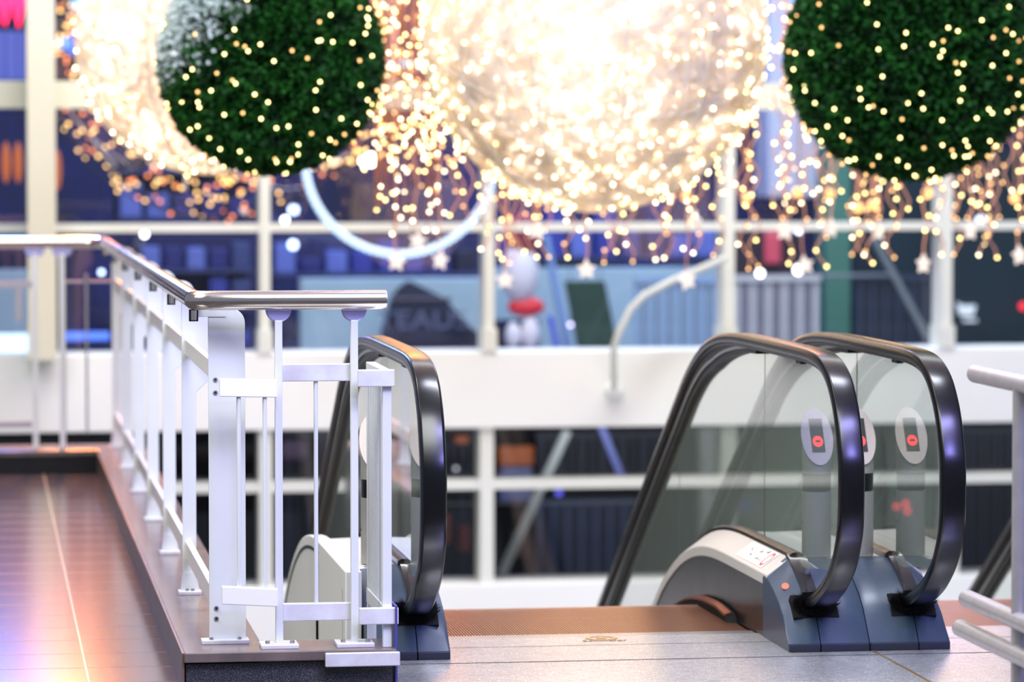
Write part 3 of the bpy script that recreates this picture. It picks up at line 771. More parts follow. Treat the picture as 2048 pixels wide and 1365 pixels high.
for px, w in ((528, 26), (969, 27), (1452, 30), (1900, 24)):
    a, b = FX(px - w / 2), FX(px + w / 2)
    struct('trim_%d' % tn, MB().box(a, b, FY - 0.10, FY + 0.10, z_b1, z_s0), M_frame); tn += 1
a, b = at(56, 600, 20.2).x, at(112, 600, 20.2).x
struct('trim_%d' % tn, MB().box(a, b, 20.05, 20.38, z_s1 - 0.01, z_top), M_cream); tn += 1
struct('window_1', MB().box(XL, XR, FY + 0.11, FY + 0.118, z_s1, z_top), M_glassw)
struct('window_2', MB().box(XL, XR, FY + 0.11, FY + 0.118, z_b1, z_s0), M_glassw)
# rooms behind the glass
ZI = z_s0 + 0.03
ZJ = z_b1 - 1.0
M_navy = mat('navy_backdrop', (30, 38, 110), 0.7, noise=0.7, scale=1.1, rgb2=(10, 12, 40))
M_dark = mat('dark_interior', (26, 26, 36), 0.7, noise=0.5, scale=2)
struct('wall_far', MB().box(XL - 3, XR + 4, 30.0, 30.2, z_s0, z_top), M_navy)
struct('floor', MB().box(XL - 3, XR + 4, FY + 0.25, 30.0, z_s0, ZI), mat('shop_floor', (70, 76, 100), 0.4))
struct('ceiling', MB().box(XL - 3, XR + 4, FY + 0.25, 30.0, 6.0, 6.2), mat('shop_ceiling', (40, 42, 70), 0.8))
struct('wall_far_lower', MB().box(XL - 3, XR + 4, 27.0, 27.2, z_b1 - 1.3, z_s0), M_dark)
struct('floor', MB().box(XL - 3, XR + 4, FY + 0.25, 27.0, z_b1 - 1.3, ZJ), mat('lower_shop_floor', (50, 46, 50), 0.5))

area('shop_blue_ceiling', (3.0, 25.0, 5.7), (3.2, 26, 0), 6.0, 420, (0.3, 0.42, 1.0), 3.0)
area('shop_white_ceiling', (4.5, 22.2, 5.0), (4.0, 24.5, 0.4), 6.0, 260, (0.75, 0.88, 1.0), 0.6)
area('lower_shop_lamp', (4.0, 22.4, z_s0 - 0.1), (4.0, 24.5, z_b1), 8.0, 60, (0.8, 0.85, 1), 0.6)

def block(name, label, cat, px0, py0, px1, py1, Y, t, m, group=None, bevel=0.01, ground=False, parent=None, tilt=0):
    a = at(px0, py1, Y); b = at(px1, py0, Y)
    if py1 in (1150, 1160): a.z = ZJ
    if py1 in (700, 702, 703, 704, 705, 706): a.z = ZI
    mid = at((px0 + px1) / 2, (py0 + py1) / 2, Y)
    mb = MB()
    if tilt:
        mb.add([(a.x + tilt, Y, a.z), (b.x + tilt, Y, a.z), (b.x + tilt, Y + t, a.z), (a.x + tilt, Y + t, a.z), (a.x, Y, b.z), (b.x, Y, b.z), (b.x, Y + t, b.z), (a.x, Y + t, b.z)],
               [(0, 3, 2, 1), (4, 5, 6, 7), (0, 1, 5, 4), (1, 2, 6, 5), (2, 3, 7, 6), (3, 0, 4, 7)])
    else: mb.box(a.x, b.x, Y, Y + t, a.z, b.z)
    o = mb.build(name, m, parent, bevel=bevel, loc=None if parent else (mid.x, Y, a.z))
    if label: tag(o, label, cat, group)
    return o
M_pale = mat('pale_blue_panel', (165, 190, 205), 0.6, noise=0.12, scale=1.5)
M_pale2 = mat('pale_lavender_panel', (205, 208, 222), 0.6)
block('partition_wall', 'pale blue low partition behind window, left of the dark lettered mural', 'partition', 600, 556, 968, 706, 25.0, 0.1, M_pale)
block('partition_wall', 'pale blue sloping partition behind window, left of the striped stair side', 'partition', 985, 535, 1452, 706, 25.4, 0.1, M_pale)
block('partition_wall', 'pale blue partition behind the far railing at the left edge', 'partition', -80, 540, 62, 706, 25.0, 0.1, M_pale)
block('pillar', 'pale lavender pillar behind window between the white light ball and right green ball', 'pillar', 1538, -300, 1642, 395, 26.0, 0.5, M_pale2)
block('pillar', 'grey green pillar behind window, its right side under the right green ball', 'pillar', 1650, -300, 1706, 705, 25.0, 0.3, mat('green_pillar', (70, 120, 105), 0.6))
block('shop_front', 'dark teal shop front behind window at the right edge', 'shop front', 1896, 300, 2300, 706, 25.0, 0.2, mat('dark_teal', (6, 40, 50), 0.5, noise=0.3, scale=1))
block('shop_front', 'dark blue shop front behind window, over the dark slatted fence', 'shop front', 1706, 300, 1880, 706, 25.6, 0.2, mat('dark_teal_blue', (8, 40, 54), 0.5))
# lettered dark mural
mr = thing('mural', 'dark blue domed mural with blurred pale lettering behind window', 'mural', at(868, 700, 24.6))
mb = MB()
prof = [(768, 760), (764, 662), (776, 620), (786, 592), (800, 575), (818, 562), (836, 570), (866, 585), (892, 598), (912, 622), (936, 650), (958, 668), (968, 700), (968, 760)]
mb.prism([(at(x, y, 24.6).x, at(x, y, 24.6).z) for x, y in prof], 24.6, 24.68, 'y').build('mural_panel', mat('mural_navy', (22, 34, 62), 0.6, noise=0.4, scale=3), mr)
t = text_mesh('TEAUS', 0.175, 'mural_lettering', mat('mural_letter', (96, 102, 134), 0.6), mr, tuple(at(845, 642, 24.56)), (PI / 2, 0, 0), 0.01, 1.25)
block('mural_stripe', None, None, 782, 595, 905, 602, 24.58, 0.02, mat('mural_brown', (90, 80, 95), 0.6), parent=mr)
# red and white inflatable figure
sn = thing('inflatable_figure', 'red and white inflatable figure with a red belt band behind window', 'inflatable', at(1048, 700, 24.0))
def blob(px, py, rx, rz, nm, m, Y=24.0, par=None):
    c = at(px, py, Y); s = 7200 / (Y * 1.0)
    return MB().ball(c, 1.0, 18, 12, (rx / s, min(rx, rz) / s * 0.8, rz / s)).build(nm, m, par, smooth=True)
M_red = mat('soft_red', (225, 50, 60), 0.5); M_wht = mat('soft_white', (225, 218, 228), 0.6)
blob(1040, 545, 38, 62, 'body', M_wht, par=sn)
blob(1052, 614, 38, 20, 'belt', M_red, par=sn)
blob(1048, 470, 36, 48, 'hood', mat('soft_maroon', (130, 40, 70), 0.6), par=sn)
blob(1060, 668, 20, 34, 'leg', M_wht, par=sn); blob(1026, 672, 16, 28, 'leg', M_wht, par=sn)
block('base_cloth', None, None, 990, 640, 1080, 704, 24.3, 0.1, mat('dark_cloth', (16, 20, 60), 0.7), parent=sn)
block('display_board', 'tilted dark green board behind window, right of the red and white figure', 'board', 1130, 562, 1210, 702, 23.8, 0.06, mat('dark_green_board', (24, 58, 44), 0.5), tilt=0.14)
block('leaning_pole', 'pale blue leaning pole left of the dark green board', 'pole', 1085, 470, 1099, 702, 24.2, 0.05, mat('pole_blue', (130, 160, 215), 0.5), tilt=0.2)
block('leaning_pole', 'bright blue leaning pole at the foot of the red and white figure', 'pole', 1096, 632, 1106, 704, 23.9, 0.04, mat('bright_blue', (60, 80, 220), 0.5), tilt=0.1)
# slatted stair sides
def slats(px0, px1, py0, py1, Y, n, m1, m2, label, name='slatted_fence', cat='fence', rail_m=None):
    a = at(px0, py1, Y); b = at(px1, py0, Y)
    if py1 == 706: a.z = ZI
    if py1 in (1150, 1160): a.z = ZJ
    r = thing(name, label, cat, ((a.x + b.x) / 2, Y, a.z))
    for i in range(n):
        x = a.x + (b.x - a.x) * (i + 0.5) / n
        w = (b.x - a.x) / n
        MB().box(x - w * 0.32, x + w * 0.32, Y, Y + 0.03, a.z, b.z).build('slat', m1 if i % 2 == 0 else m2, r)
    MB().box(a.x, b.x, Y - 0.02, Y + 0.04, b.z - 0.02, b.z + 0.02).build('top_rail', rail_m or m1, r)
    return r
M_s1 = mat('slat_blue', (140, 165, 200), 0.5); M_s2 = mat('slat_bluegrey', (120, 140, 165), 0.5)
slats(1268, 1438, 560, 706, 24.2, 13, M_s1, M_s2, 'blue grey slatted stair side behind window, right of the bent white pipe')
slats(1466, 1640, 556, 706, 24.2, 11, mat('slat_cream', (200, 198, 200), 0.5), mat('slat_grey', (140, 138, 150), 0.5), 'cream and grey slatted fence behind window under the poster')
slats(1712, 1872, 556, 706, 24.4, 12, mat('slat_dark', (44, 54, 76), 0.5), mat('slat_dark2', (30, 38, 56), 0.5), 'dark slatted fence behind window crossed by a grey brace')
br = MB().beam(at(1748, 478, 24.2), at(1903, 765, 24.2), 0.05, 0.04).build('diagonal_brace', mat('brace_grey', (120, 128, 130), 0.5)); tag(br, 'grey diagonal brace crossing the dark slatted fence behind window', 'brace')
block('crossbar', 'thin grey crossbar above the dark slatted fence behind window', 'bar', 1642, 548, 1790, 556, 24.345, 0.04, MATS['brace_grey'])
block('poster', 'narrow pinkish red poster behind window above the cream slatted fence', 'poster', 1530, 462, 1562, 528, 24.95, 0.052, mat('poster_red', (215, 80, 100), 0.5))
block('poster_rack', 'dark red and black display rack behind window around the narrow poster', 'rack', 1466, 462, 1600, 706, 25.0, 0.1, mat('dark_rack', (40, 24, 40), 0.6))
# bent white pipe in front of the slab
pts = [at(1228, 775, 20.3), at(1227, 700, 20.2), at(1238, 664, 20.2), at(1262, 618, 20.2), at(1290, 590, 20.2), at(1345, 562, 20.2), at(1452, 516, 20.2)]
pr = thing('bent_pipe', 'bent white pipe rail crossing window and slab left of the slatted stair side', 'pipe', pts[0])
MB().tube(pts, 0.020, 12).build('pipe', mat('pipe_white', (205, 210, 205), 0.4), pr, smooth=60)
MB().ball(at(1228, 782, 20.35), 0.055, 18, 10).build('wall_cap', M_slab, pr, smooth=True)

# lit signs and lamps behind the window
def lamp(px, py, rpx, Y, m, label, name='round_lamp', cat='lamp', group=None):
    c = at(px, py, Y); r = rpx * Y / 7200
    o = MB().ball((0, 0, 0), r, 14, 8).build(name, m, smooth=True); o.location = c
    top = 6.0 if c.z > ZI else z_s0
    w = MB().tube([(0, 0, r * 0.9), (0, 0, top - c.z)], 0.003, 5).build('cord', M_black); w.parent = o
    return tag(o, label, cat, group)
E_wh = emit('lamp_white', (1, 0.95, 0.9), 9.0); E_bw = emit('lamp_bluewhite', (0.55, 0.7, 1.0), 6.0); E_lv = emit('lamp_lavender', (0.75, 0.65, 1.0), 5.0)
lamp(289, 469, 6, 24, E_wh, 'small white lamp glowing behind window above the left railing corner')
lamp(570, 440, 6, 24, E_wh, 'small pinkish white lamp right of the second mullion at the transom')
lamp(587, 420, 9, 24.5, E_bw, 'bluish white lamp right of the second mullion, above the transom')
lamp(586, 490, 9, 24, E_bw, 'bluish white lamp right of the second mullion, below the transom')
lamp(392, 388, 18, 26, E_bw, 'large bluish white lamp below the left light ball')
lamp(424, 408, 10, 26, E_bw, 'second bluish white lamp just below and right of the large one')
lamp(1141, 650, 4, 24, E_lv, 'small lavender lamp in front of the dark green board, the left one')
lamp(1201, 646, 4, 24, E_lv, 'small lavender lamp in front of the dark green board, the right one')
lamp(1597, 540, 9, 23.1, E_wh, 'white lamp on top of the cream slatted fence, the right one')
lamp(1520, 547, 7, 23.5, E_wh, 'pinkish white lamp on top of the cream slatted fence, the left one')
lamp(741, 320, 14, 19.6, E_wh, 'bright white round lamp right of the left green ball')
lamp(1500, 130, 20, 18.4, E_wh, 'bright white lamp at the right rim of the white light ball')
lamp(1598, 459, 9, 22.5, E_bw, 'bluish white lamp on the transom right of the third mullion')
lamp(1962, 441, 9, 22.5, E_bw, 'bluish white lamp on the transom under the right green ball')
lamp(203, 545, 5, 23, E_bw, 'pale blue lamp behind the far left railing bars')
lamp(120, 85, 14, 24, emit('lamp_cyan', (0.25, 0.55, 1.0), 2.0), 'pale cyan round light right of the cream column')
lamp(150, 90, 20, 25, emit('lamp_blue', (0.05, 0.2, 1.0), 1.6), 'vivid blue round light left of the left light ball')
lamp(165, 5, 22, 26.5, MATS['lamp_cyan'], 'large cyan light at the top edge left of the left light ball')
lamp(912, 938, 4, 24, emit('lamp_dim', (0.7, 0.7, 0.75), 1.5), 'dim round lamp behind lower window beside the left handrail')
lamp(1118, 986, 7, 24, emit('lamp_dimblue', (0.15, 0.15, 1.0), 1.2), 'dim blue lamp in lower window right of the grey brace')
def strip_leg(px, Y):
    o = [x for x in COL.objects if x.name.startswith('light_strip')][-1]
    z = at(px, 690, Y).z; c = at(px, 690, Y)
    w = MB().box(c.x - 0.02 - o.location.x, c.x + 0.02 - o.location.x, 0.03, 0.06, ZI - o.location.z, 0.03).build('stand', M_black); w.parent = o
block('light_strip', 'blue glowing light strip behind the far left railing', 'light strip', 122, 664, 219, 682, 22.0, 0.03, emit('strip_blue', (0.10, 0.22, 1.0), 1.6)); strip_leg(170, 22.0)
block('light_strip', 'bluish white glowing light strip at the left edge behind railing', 'light strip', -60, 668, 60, 700, 22.5, 0.03, emit('strip_white', (0.55, 0.75, 1.0), 2.2)); strip_leg(20, 22.5)
sg = thing('neon_sign', 'red glowing sign in the top left corner', 'sign', at(20, 50, 24))
for k in range(4):
    x = -30 + k * 27
    MB().tube([at(x, -30, 24), at(x + 13, 44, 24), at(x + 22, -30, 24)], 0.04, 8).build('neon_letter', emit('neon_red', (1.0, 0.01, 0.06), 7.0), sg, smooth=True)
block('blue_screen', 'blue lit screen in the top left window beside the cream column', 'screen', -60, 62, 50, 160, 25, 0.05, emit('screen_blue', (0.10, 0.16, 0.75), 0.8))
for k, (x, y) in enumerate(((12, 325), (36, 325), (114, 340))):
    c = at(x, y, 23)
    o = MB().ball((0, 0, 0), 1, 14, 10, (0.028, 0.028, 0.13)).build('hanging_lantern', emit('lantern_amber', (1.0, 0.22, 0.04), 0.6), smooth=True); o.location = c
    w = MB().tube([(0, 0, 0.12), (0, 0, 6.0 - c.z)], 0.003, 5).build('cord', M_black); w.parent = o
    tag(o, ['dim amber elongated lantern at the left edge', 'amber elongated lantern just left of the cream column', 'amber elongated lantern just right of the cream column'][k], 'lantern')
# trolley icon and red lamp on the dark shop front
ic = thing('trolley_sign', 'small white trolley shaped sign on the dark shop front at right', 'sign', at(1938, 625, 24.98))
mi = emit('icon_white', (0.75, 0.85, 1.0), 1.1)
MB().prism([(at(x, y, 24.9).x, at(x, y, 24.9).z) for x, y in ((1921, 612), (1957, 612), (1951, 632), (1927, 632))], 24.96, 25.0, 'y').build('basket', mi, ic)
MB().beam(at(1913, 606, 24.98), at(1922, 613, 24.98), 0.012, 0.012).build('handle', mi, ic)
MB().beam(at(1927, 641, 24.98), at(1953, 641, 24.98), 0.02, 0.02).build('wheels', mi, ic)
lamp(2046, 613, 8, 24.8, emit('lamp_red', (1, 0.02, 0.04), 2.0), 'red lamp on the dark shop front at the right edge')
# merchandise on two shelf units in the navy room
rr = random.Random(11)
cols = [(44, 56, 150), (26, 34, 110), (70, 90, 180), (14, 18, 50), (96, 112, 190), (46, 62, 116), (70, 64, 130), (34, 42, 66)]
CN = dict(zip(cols, ['mid blue', 'navy', 'light blue', 'blackish blue', 'pale blue', 'steel blue', 'lavender', 'slate blue']))
def shelf_unit(px0, px1, py0, py1, Y, rows, n, label, word, group):
    a = at(px0, py1, Y); b = at(px1, py0, Y)
    r = thing('display_shelf', label, 'shelf', ((a.x + b.x) / 2, Y, ZI))
    for lx in (a.x, b.x): MB().box(lx - 0.02, lx + 0.02, Y + 0.28, Y + 0.34, ZI, b.z).build('upright', mat('shelf_navy', (22, 30, 84), 0.6), r)
    MB().box(a.x, b.x, Y + 0.30, Y + 0.33, a.z, b.z).build('back_panel', mat('shelf_navy', (22, 30, 84), 0.6), r)
    for i in range(rows):
        z = a.z + (b.z - a.z) * i / rows
        MB().box(a.x, b.x, Y, Y + 0.30, z, z + 0.02).build('shelf_board', mat('shelf_edge', (64, 74, 120), 0.5), r)
        w = (b.x - a.x) / n; hh = (b.z - a.z) / rows - 0.03
        for k in range(n):
            x = a.x + w * (k + 0.5); h = hh * rr.uniform(0.35, 0.95); c = cols[rr.randrange(len(cols))]
            o = MB().box(-w * 0.4, w * 0.4, 0.03, 0.24, 0, h).build('merchandise_box', mat('box_%d_%d_%d' % c, c, 0.5), bevel=0.01)
            o.location = (x, Y, z + 0.021)
            tag(o, '%s box, %s from left on the %s %s' % (CN[c], ordn(k), ['bottom', 'second', 'third'][i] + ' board of' if rows > 1 else 'board of', word), 'box', group)
shelf_unit(235, 505, 468, 700, 24.5, 3, 6, 'navy display shelf behind window left of the second mullion', 'shelf left of second mullion', 'boxes on the left display shelf')
shelf_unit(545, 958, 470, 552, 25.6, 1, 8, 'navy display shelf seen above the pale blue partition', 'shelf above pale partition', 'boxes on the shelf above the partition')
shelf_unit(235, 505, 255, 440, 25.5, 2, 5, 'navy display shelf behind window above the left transom', 'shelf above left transom', 'boxes on the shelf above the transom')
shelf_unit(985, 1440, 400, 520, 26.0, 1, 9, 'navy display shelf behind window behind the hanging light strings', 'shelf behind light strings', 'boxes on the shelf behind the strings')
# lower window contents
slats(530, 955, 860, 1160, 24.0, 22, mat('slat_ink', (34, 38, 52), 0.5), mat('slat_ink2', (18, 20, 30), 0.5), 'dark slatted screen in the lower window left of the lower mullion')
slats(1072, 1270, 1004, 1160, 23.6, 14, mat('slat_slate', (70, 80, 104), 0.5), mat('slat_slate2', (44, 50, 70), 0.5), 'slate slatted fence in the lower window right of the grey brace')
slats(1072, 1400, 868, 960, 24.4, 16, mat('slat_smoke', (62, 60, 72), 0.5), mat('slat_smoke2', (36, 36, 46), 0.5), 'smoky slatted screen in the upper part of the lower window')
slats(1905, 2030, 860, 1150, 24.0, 9, MATS['slat_ink'], MATS['slat_ink2'], 'dark slatted screen in the lower window at the right edge')
block('notice_sign', 'orange over white notice sign in the lower window beside the mullion', 'sign', 998, 892, 1068, 932, 23.8, 0.03, mat('notice_orange', (225, 110, 30), 0.5, noise=0.3, scale=6))
block('notice_board', 'grey board under the orange notice sign in the lower window', 'board', 1000, 933, 1064, 1004, 23.9, 0.03, mat('notice_grey', (110, 118, 160), 0.5))
o = MB().beam(at(1003, 1150, 22.8), at(1134, 862, 22.8), 0.06, 0.05).build('diagonal_brace', mat('brace_cream', (150, 152, 140), 0.5)); tag(o, 'cream grey diagonal brace in the lower window right of the mullion', 'brace')
o = MB().beam(at(1196, 840, 22.8), at(1245, 960, 22.8), 0.05, 0.04).build('diagonal_brace', mat('brace_blue', (90, 96, 150), 0.5)); tag(o, 'bluish diagonal brace in the lower window left of the escalator handrail', 'brace')
block('crossbar', 'grey crossbar in the lower window below the transom', 'bar', 870, 1003, 1300, 1011, 23.0, 0.04, mat('brace_dim', (112, 106, 104), 0.5))
block('wall_panel', 'brownish white wall panel in the lower window behind the glass balustrade', 'wall panel', 1400, 856, 1476, 1160, 23.2, 0.1, mat('panel_beige', (190, 180, 172), 0.6, noise=0.2, scale=3))
block('wall_panel', 'grey beige wall panel in the lower window right of the lower mullion', 'wall panel', 1476, 980, 1700, 1160, 23.4, 0.1, mat('panel_grey', (130, 124, 118), 0.6, noise=0.4, scale=2))
lamp(1430, 1030, 9, 23.0, mat('red_cloth', (190, 60, 50), 0.6), 'small red round thing on the beige wall panel in lower window', 'red_bag', 'bag')
block('blue_plaque', 'small blue plaque in the lower window behind the glass balustrade', 'sign', 1478, 1002, 1508, 1022, 23.2, 0.03, emit('plaque_blue', (0.12, 0.12, 0.7), 0.7))
for k, (x, y) in enumerate(((1793, 1014), (1811, 1008), (1815, 1023))):
    lamp(x, y, 5, 22.4 + 0.25 * k, emit('lamp_red2', (1.0, 0.04, 0.05), 3.5), ['red lamp behind the right balustrade glass, leftmost of three', 'red lamp behind the right balustrade glass, upper right of three', 'red lamp behind the right balustrade glass, lower right of three'][k])
for k, (x, y, w, h, c) in enumerate(((880, 1060, 40, 60, (120, 50, 30)), (925, 880, 26, 16, (170, 90, 50)), (930, 1080, 24, 50, (90, 40, 30)), (1040, 1090, 22, 50, (80, 50, 44)), (590, 900, 50, 40, (60, 40, 60)))):
    block('stock_crate', ['rust brown crate low in the lower window beside the left handrail', 'small brown crate high in the lower window left of the mullion', 'dark brown crate low in the lower window near the mullion', 'dim brown crate at the foot of the cream grey brace', 'dark plum crate in the lower window behind the white end panel'][k], 'crate', x - w / 2, y - h / 2, x + w / 2, y + h / 2, 23.3, 0.2, mat('crate_%d' % k, c, 0.6))

# ================================================================== HANGING LIGHT DECORATIONS
E_y = emit('bulb_yellow', (1.0, 0.78, 0.30), 7.5)
E_w = emit('bulb_warmwhite', (1.0, 0.86, 0.58), 8.0)
E_a = emit('bulb_amber', (1.0, 0.56, 0.20), 3.6)
E_a2 = emit('bulb_gold', (1.0, 0.55, 0.15), 4.5)
E_o = emit('bulb_orange', (1.0, 0.26, 0.07), 3.2)
def ico(r):
    b = MB().ball((0, 0, 0), r, 8, 5)
    return b
BULB = {}
def bulb_mesh(m, r=0.0075):
    k = (m.name, r)
    if k not in BULB:
        o = ico(r).build('bulb', m, smooth=True); BULB[k] = o.data; bpy.data.objects.remove(o)
    return BULB[k]
def place_bulbs(root, pts, mats, r, near=100, name='bulb'):
    """pts: world positions; the nearest to the viewer are parts, the rest one 'stuff' part"""
    base = parent_world(root)
    pts = sorted(pts, key=lambda p: (p - CAM).length)
    for p in pts[:near]:
        m = mats[random.randrange(len(mats))]
        o = bpy.data.objects.new(name, bulb_mesh(m, r)); COL.objects.link(o); o.parent = root; o.location = p - base
    rest = pts[near:]
    if rest:
        mb = MB(); proto = ico(r)
        me_m = list(dict.fromkeys(mats)); idx = []
        for p in rest:
            mb.add([Vector(v) + p for v in proto.v], proto.f); idx.append(random.randrange(len(me_m)))
        o = stuff(mb.build('bulbs', me_m[0], root))
        for m in me_m[1:]: o.data.materials.append(m)
        nf = len(proto.f)
        for i, poly in enumerate(o.data.polygons): poly.material_index = idx[min(i // nf, len(idx) - 1)]
def cable(root, c, r, name='hanging_cable'):
    MB().tube([(c.x, c.y, c.z + r * 0.98), (c.x, c.y, 6.0)], 0.006, 8).build(name, M_black, root)
def rand_dir(rg):
    z = rg.uniform(-1, 1); a = rg.uniform(0, 2 * PI); s = math.sqrt(1 - z * z)
    return Vector((s * math.cos(a), s * math.sin(a), z))

def tinsel_mat(name, rgb, tr):
    m = bpy.data.materials.new(name); m.use_nodes = True; nt = m.node_tree; nt.nodes.clear()
    out = nt.nodes.new('ShaderNodeOutputMaterial'); d = nt.nodes.new('ShaderNodeBsdfDiffuse'); t = nt.nodes.new('ShaderNodeBsdfTranslucent')
    for n in (d, t): n.inputs[0].default_value = (*lin(rgb), 1)
    mx = nt.nodes.new('ShaderNodeMixShader'); mx.inputs[0].default_value = tr
    nt.links.new(d.outputs[0], mx.inputs[1]); nt.links.new(t.outputs[0], mx.inputs[2]); nt.links.new(mx.outputs[0], out.inputs[0])
    MATS[name] = m
    return m
M_tinsel = tinsel_mat('white_tinsel', (252, 244, 232), 0.55)
M_tinsel2 = tinsel_mat('gold_tinsel', (252, 244, 232), 0.5)

def light_ball(px, py, rpx, Y, nbulb, mats, strands, m_str, watts, label, seed, wire_rgb=(228, 220, 200), col=(1, 0.96, 0.90), width=0.02):
    rg = random.Random(seed)
    c = at(px, py, Y); R = rpx * (c - CAM).length / 7200
    root = thing('light_ball', label, 'light ball', (c.x, c.y, c.z - R))
    fr = MB()
    for k in range(6):
        a = PI * k / 6
        fr.tube([c + Vector((math.cos(a) * math.cos(t), math.sin(a) * math.cos(t), math.sin(t))) * R for t in [2 * PI * i / 40 for i in range(40)]], 0.006, 6, closed=True)
    for tl in (0.5, -0.7, 1.2):
        fr.tube([c + Vector((math.cos(t), math.sin(t) * math.cos(tl), math.sin(t) * math.sin(tl) + 0.0)) * R for t in [2 * PI * i / 40 for i in range(40)]], 0.005, 6, closed=True)
    fr.build('wire_frame', mat('frame_' + str(seed), wire_rgb, 0.5), root, smooth=60)
    ts = MB()
    for k in range(strands):
        n = rand_dir(rg); t = n.cross(rand_dir(rg)).normalized(); L = rg.uniform(0.15, 0.5)
        rad = R * rg.uniform(0.93, 0.99); w = rg.uniform(0.5, 1.2) * width
        tw = rg.uniform(-0.8, 0.8); prev = None; vs = []
        for i in range(6):
            a = (i / 5 - 0.5) * L * 2
            p = (n * math.cos(a) + t * math.sin(a)).normalized()
            s = p.cross(t - p * p.dot(t)).normalized()
            s = (s * math.cos(tw) + p * math.sin(tw))
            vs += [c + p * rad - s * w / 2, c + p * rad + s * w / 2]
        ts.add(vs, [(2 * i, 2 * i + 1, 2 * i + 3, 2 * i + 2) for i in range(5)])
    stuff(ts.build('tinsel_strands', m_str, root))
    pts = []
    while len(pts) < nbulb:
        n = rand_dir(rg)
        if n.y > 0.25: continue
        pts.append(c + n * R * (rg.uniform(0.97, 1.03) if watts else rg.uniform(0.74, 1.02)))
    place_bulbs(root, pts, mats, 0.0078 if watts else 0.012)
    cable(root, c, R)
    if watts:
        for d in ((0, 0, 0), (0.45, 0, 0.3), (-0.45, 0, 0.3), (0.3, -0.1, -0.45), (-0.3, -0.1, -0.45)): point('ball_glow', c + Vector(d) * R, watts / 5, col, 0.02)
    return c, R
light_ball(1190, 76, 346, 16.6, 620, [E_y, E_w, E_w], 4200, M_tinsel, 150, 'huge white tinsel light ball hanging at the middle top', 1)
light_ball(415, 85, 262, 17.4, 300, [E_y, E_y, E_w], 1500, M_tinsel2, 17, 'gold and cream light ball half hidden behind the left green ball', 2)
light_ball(440, 72, 365, 22.6, 1000, [E_a, E_o, E_a2, E_o, E_a2], 40, M_tinsel2, 0, 'large sparse amber light ball behind the window at left', 3, (26, 20, 30))

M_leafc = mat('boxwood_leaf', (36, 100, 32), 0.6, noise=0.5, scale=14, rgb2=(12, 42, 16), spec=0.2)
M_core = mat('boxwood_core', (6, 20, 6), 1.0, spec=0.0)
M_whitish = mat('whitish_leaf', (205, 220, 214), 0.5)
def green_ball(px, py, rpx, Y, nb, label, seed, whitish):
    rg = random.Random(seed)
    c = at(px, py, Y); R = rpx * (c - CAM).length / 7200
    root = thing('green_ball', label, 'foliage ball', (c.x, c.y, c.z - R))
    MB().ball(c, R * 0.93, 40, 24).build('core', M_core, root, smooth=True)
    lf = MB(); fl = MB()
    for k in range(24000):
        n = rand_dir(rg)
        if n.y > 0.45: continue
        base = c + n * R * rg.uniform(0.92, 0.975)
        d = (n + rand_dir(rg) * 0.9).normalized(); s = d.cross(rand_dir(rg)).normalized()
        L = rg.uniform(0.018, 0.034); w = L * 0.32
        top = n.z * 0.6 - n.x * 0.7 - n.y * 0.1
        tgt = fl if (whitish and top > 0.48 and n.y < 0.2 and rg.random() < (top - 0.48) * 3.5) else lf  # whitish leaves get denser towards the upper left
        tgt.add([base, base + d * L * 0.5 + s * w, base + d * L, base + d * L * 0.5 - s * w], [(0, 1, 2, 3)])
    stuff(lf.build('leaves', M_leafc, root))
    if fl.v: stuff(fl.build('whitish_leaves', M_whitish, root))
    pts = []
    while len(pts) < nb:
        n = rand_dir(rg)
        if n.y > 0.15: continue
        if n.z > 0.85: continue
        # strings of lights: bias the lower rim
        if n.z > -0.2 and rg.random() < 0.25: continue
        pts.append(c + n * R * rg.uniform(0.985, 1.02))
    place_bulbs(root, pts, [E_y, E_y, E_y, E_a], 0.0066)
    cable(root, c, R)
green_ball(541, 122, 228, 15.5, 110, 'dark green leafy ball with warm lights and whitish top, left of the white ball', 21, True)
green_ball(1822, 108, 254, 15.3, 170, 'large dark green leafy ball with warm lights at the right top', 22, False)

# hoop of pale blue light
c = at(800, 318, 18.6); R = 190 * (c - CAM).length / 7200
hp = thing('light_hoop', 'pale blue glowing hoop hanging between the left green and white balls', 'light hoop', (c.x, c.y, c.z - R))
MB().tube([c + Vector((math.cos(t), 0, math.sin(t))) * R for t in [2 * PI * i / 90 for i in range(90)]], 0.023, 12, closed=True).build('glowing_tube', emit('hoop_blue', (0.50, 0.72, 1.0), 1.15), hp, smooth=True)
dots = []
for i in range(90):
    t = 2 * PI * i / 90
    for j in (-0.011, 0.011): dots.append(c + Vector((math.cos(t), 0, math.sin(t))) * (R + j) + Vector((0, -0.021, 0)))
place_bulbs(hp, [d for d in dots if d.z < c.z + 0.1], [emit('hoop_dot', (0.8, 0.92, 1.0), 4.0)], 0.004, 100)
cable(hp, c, R)

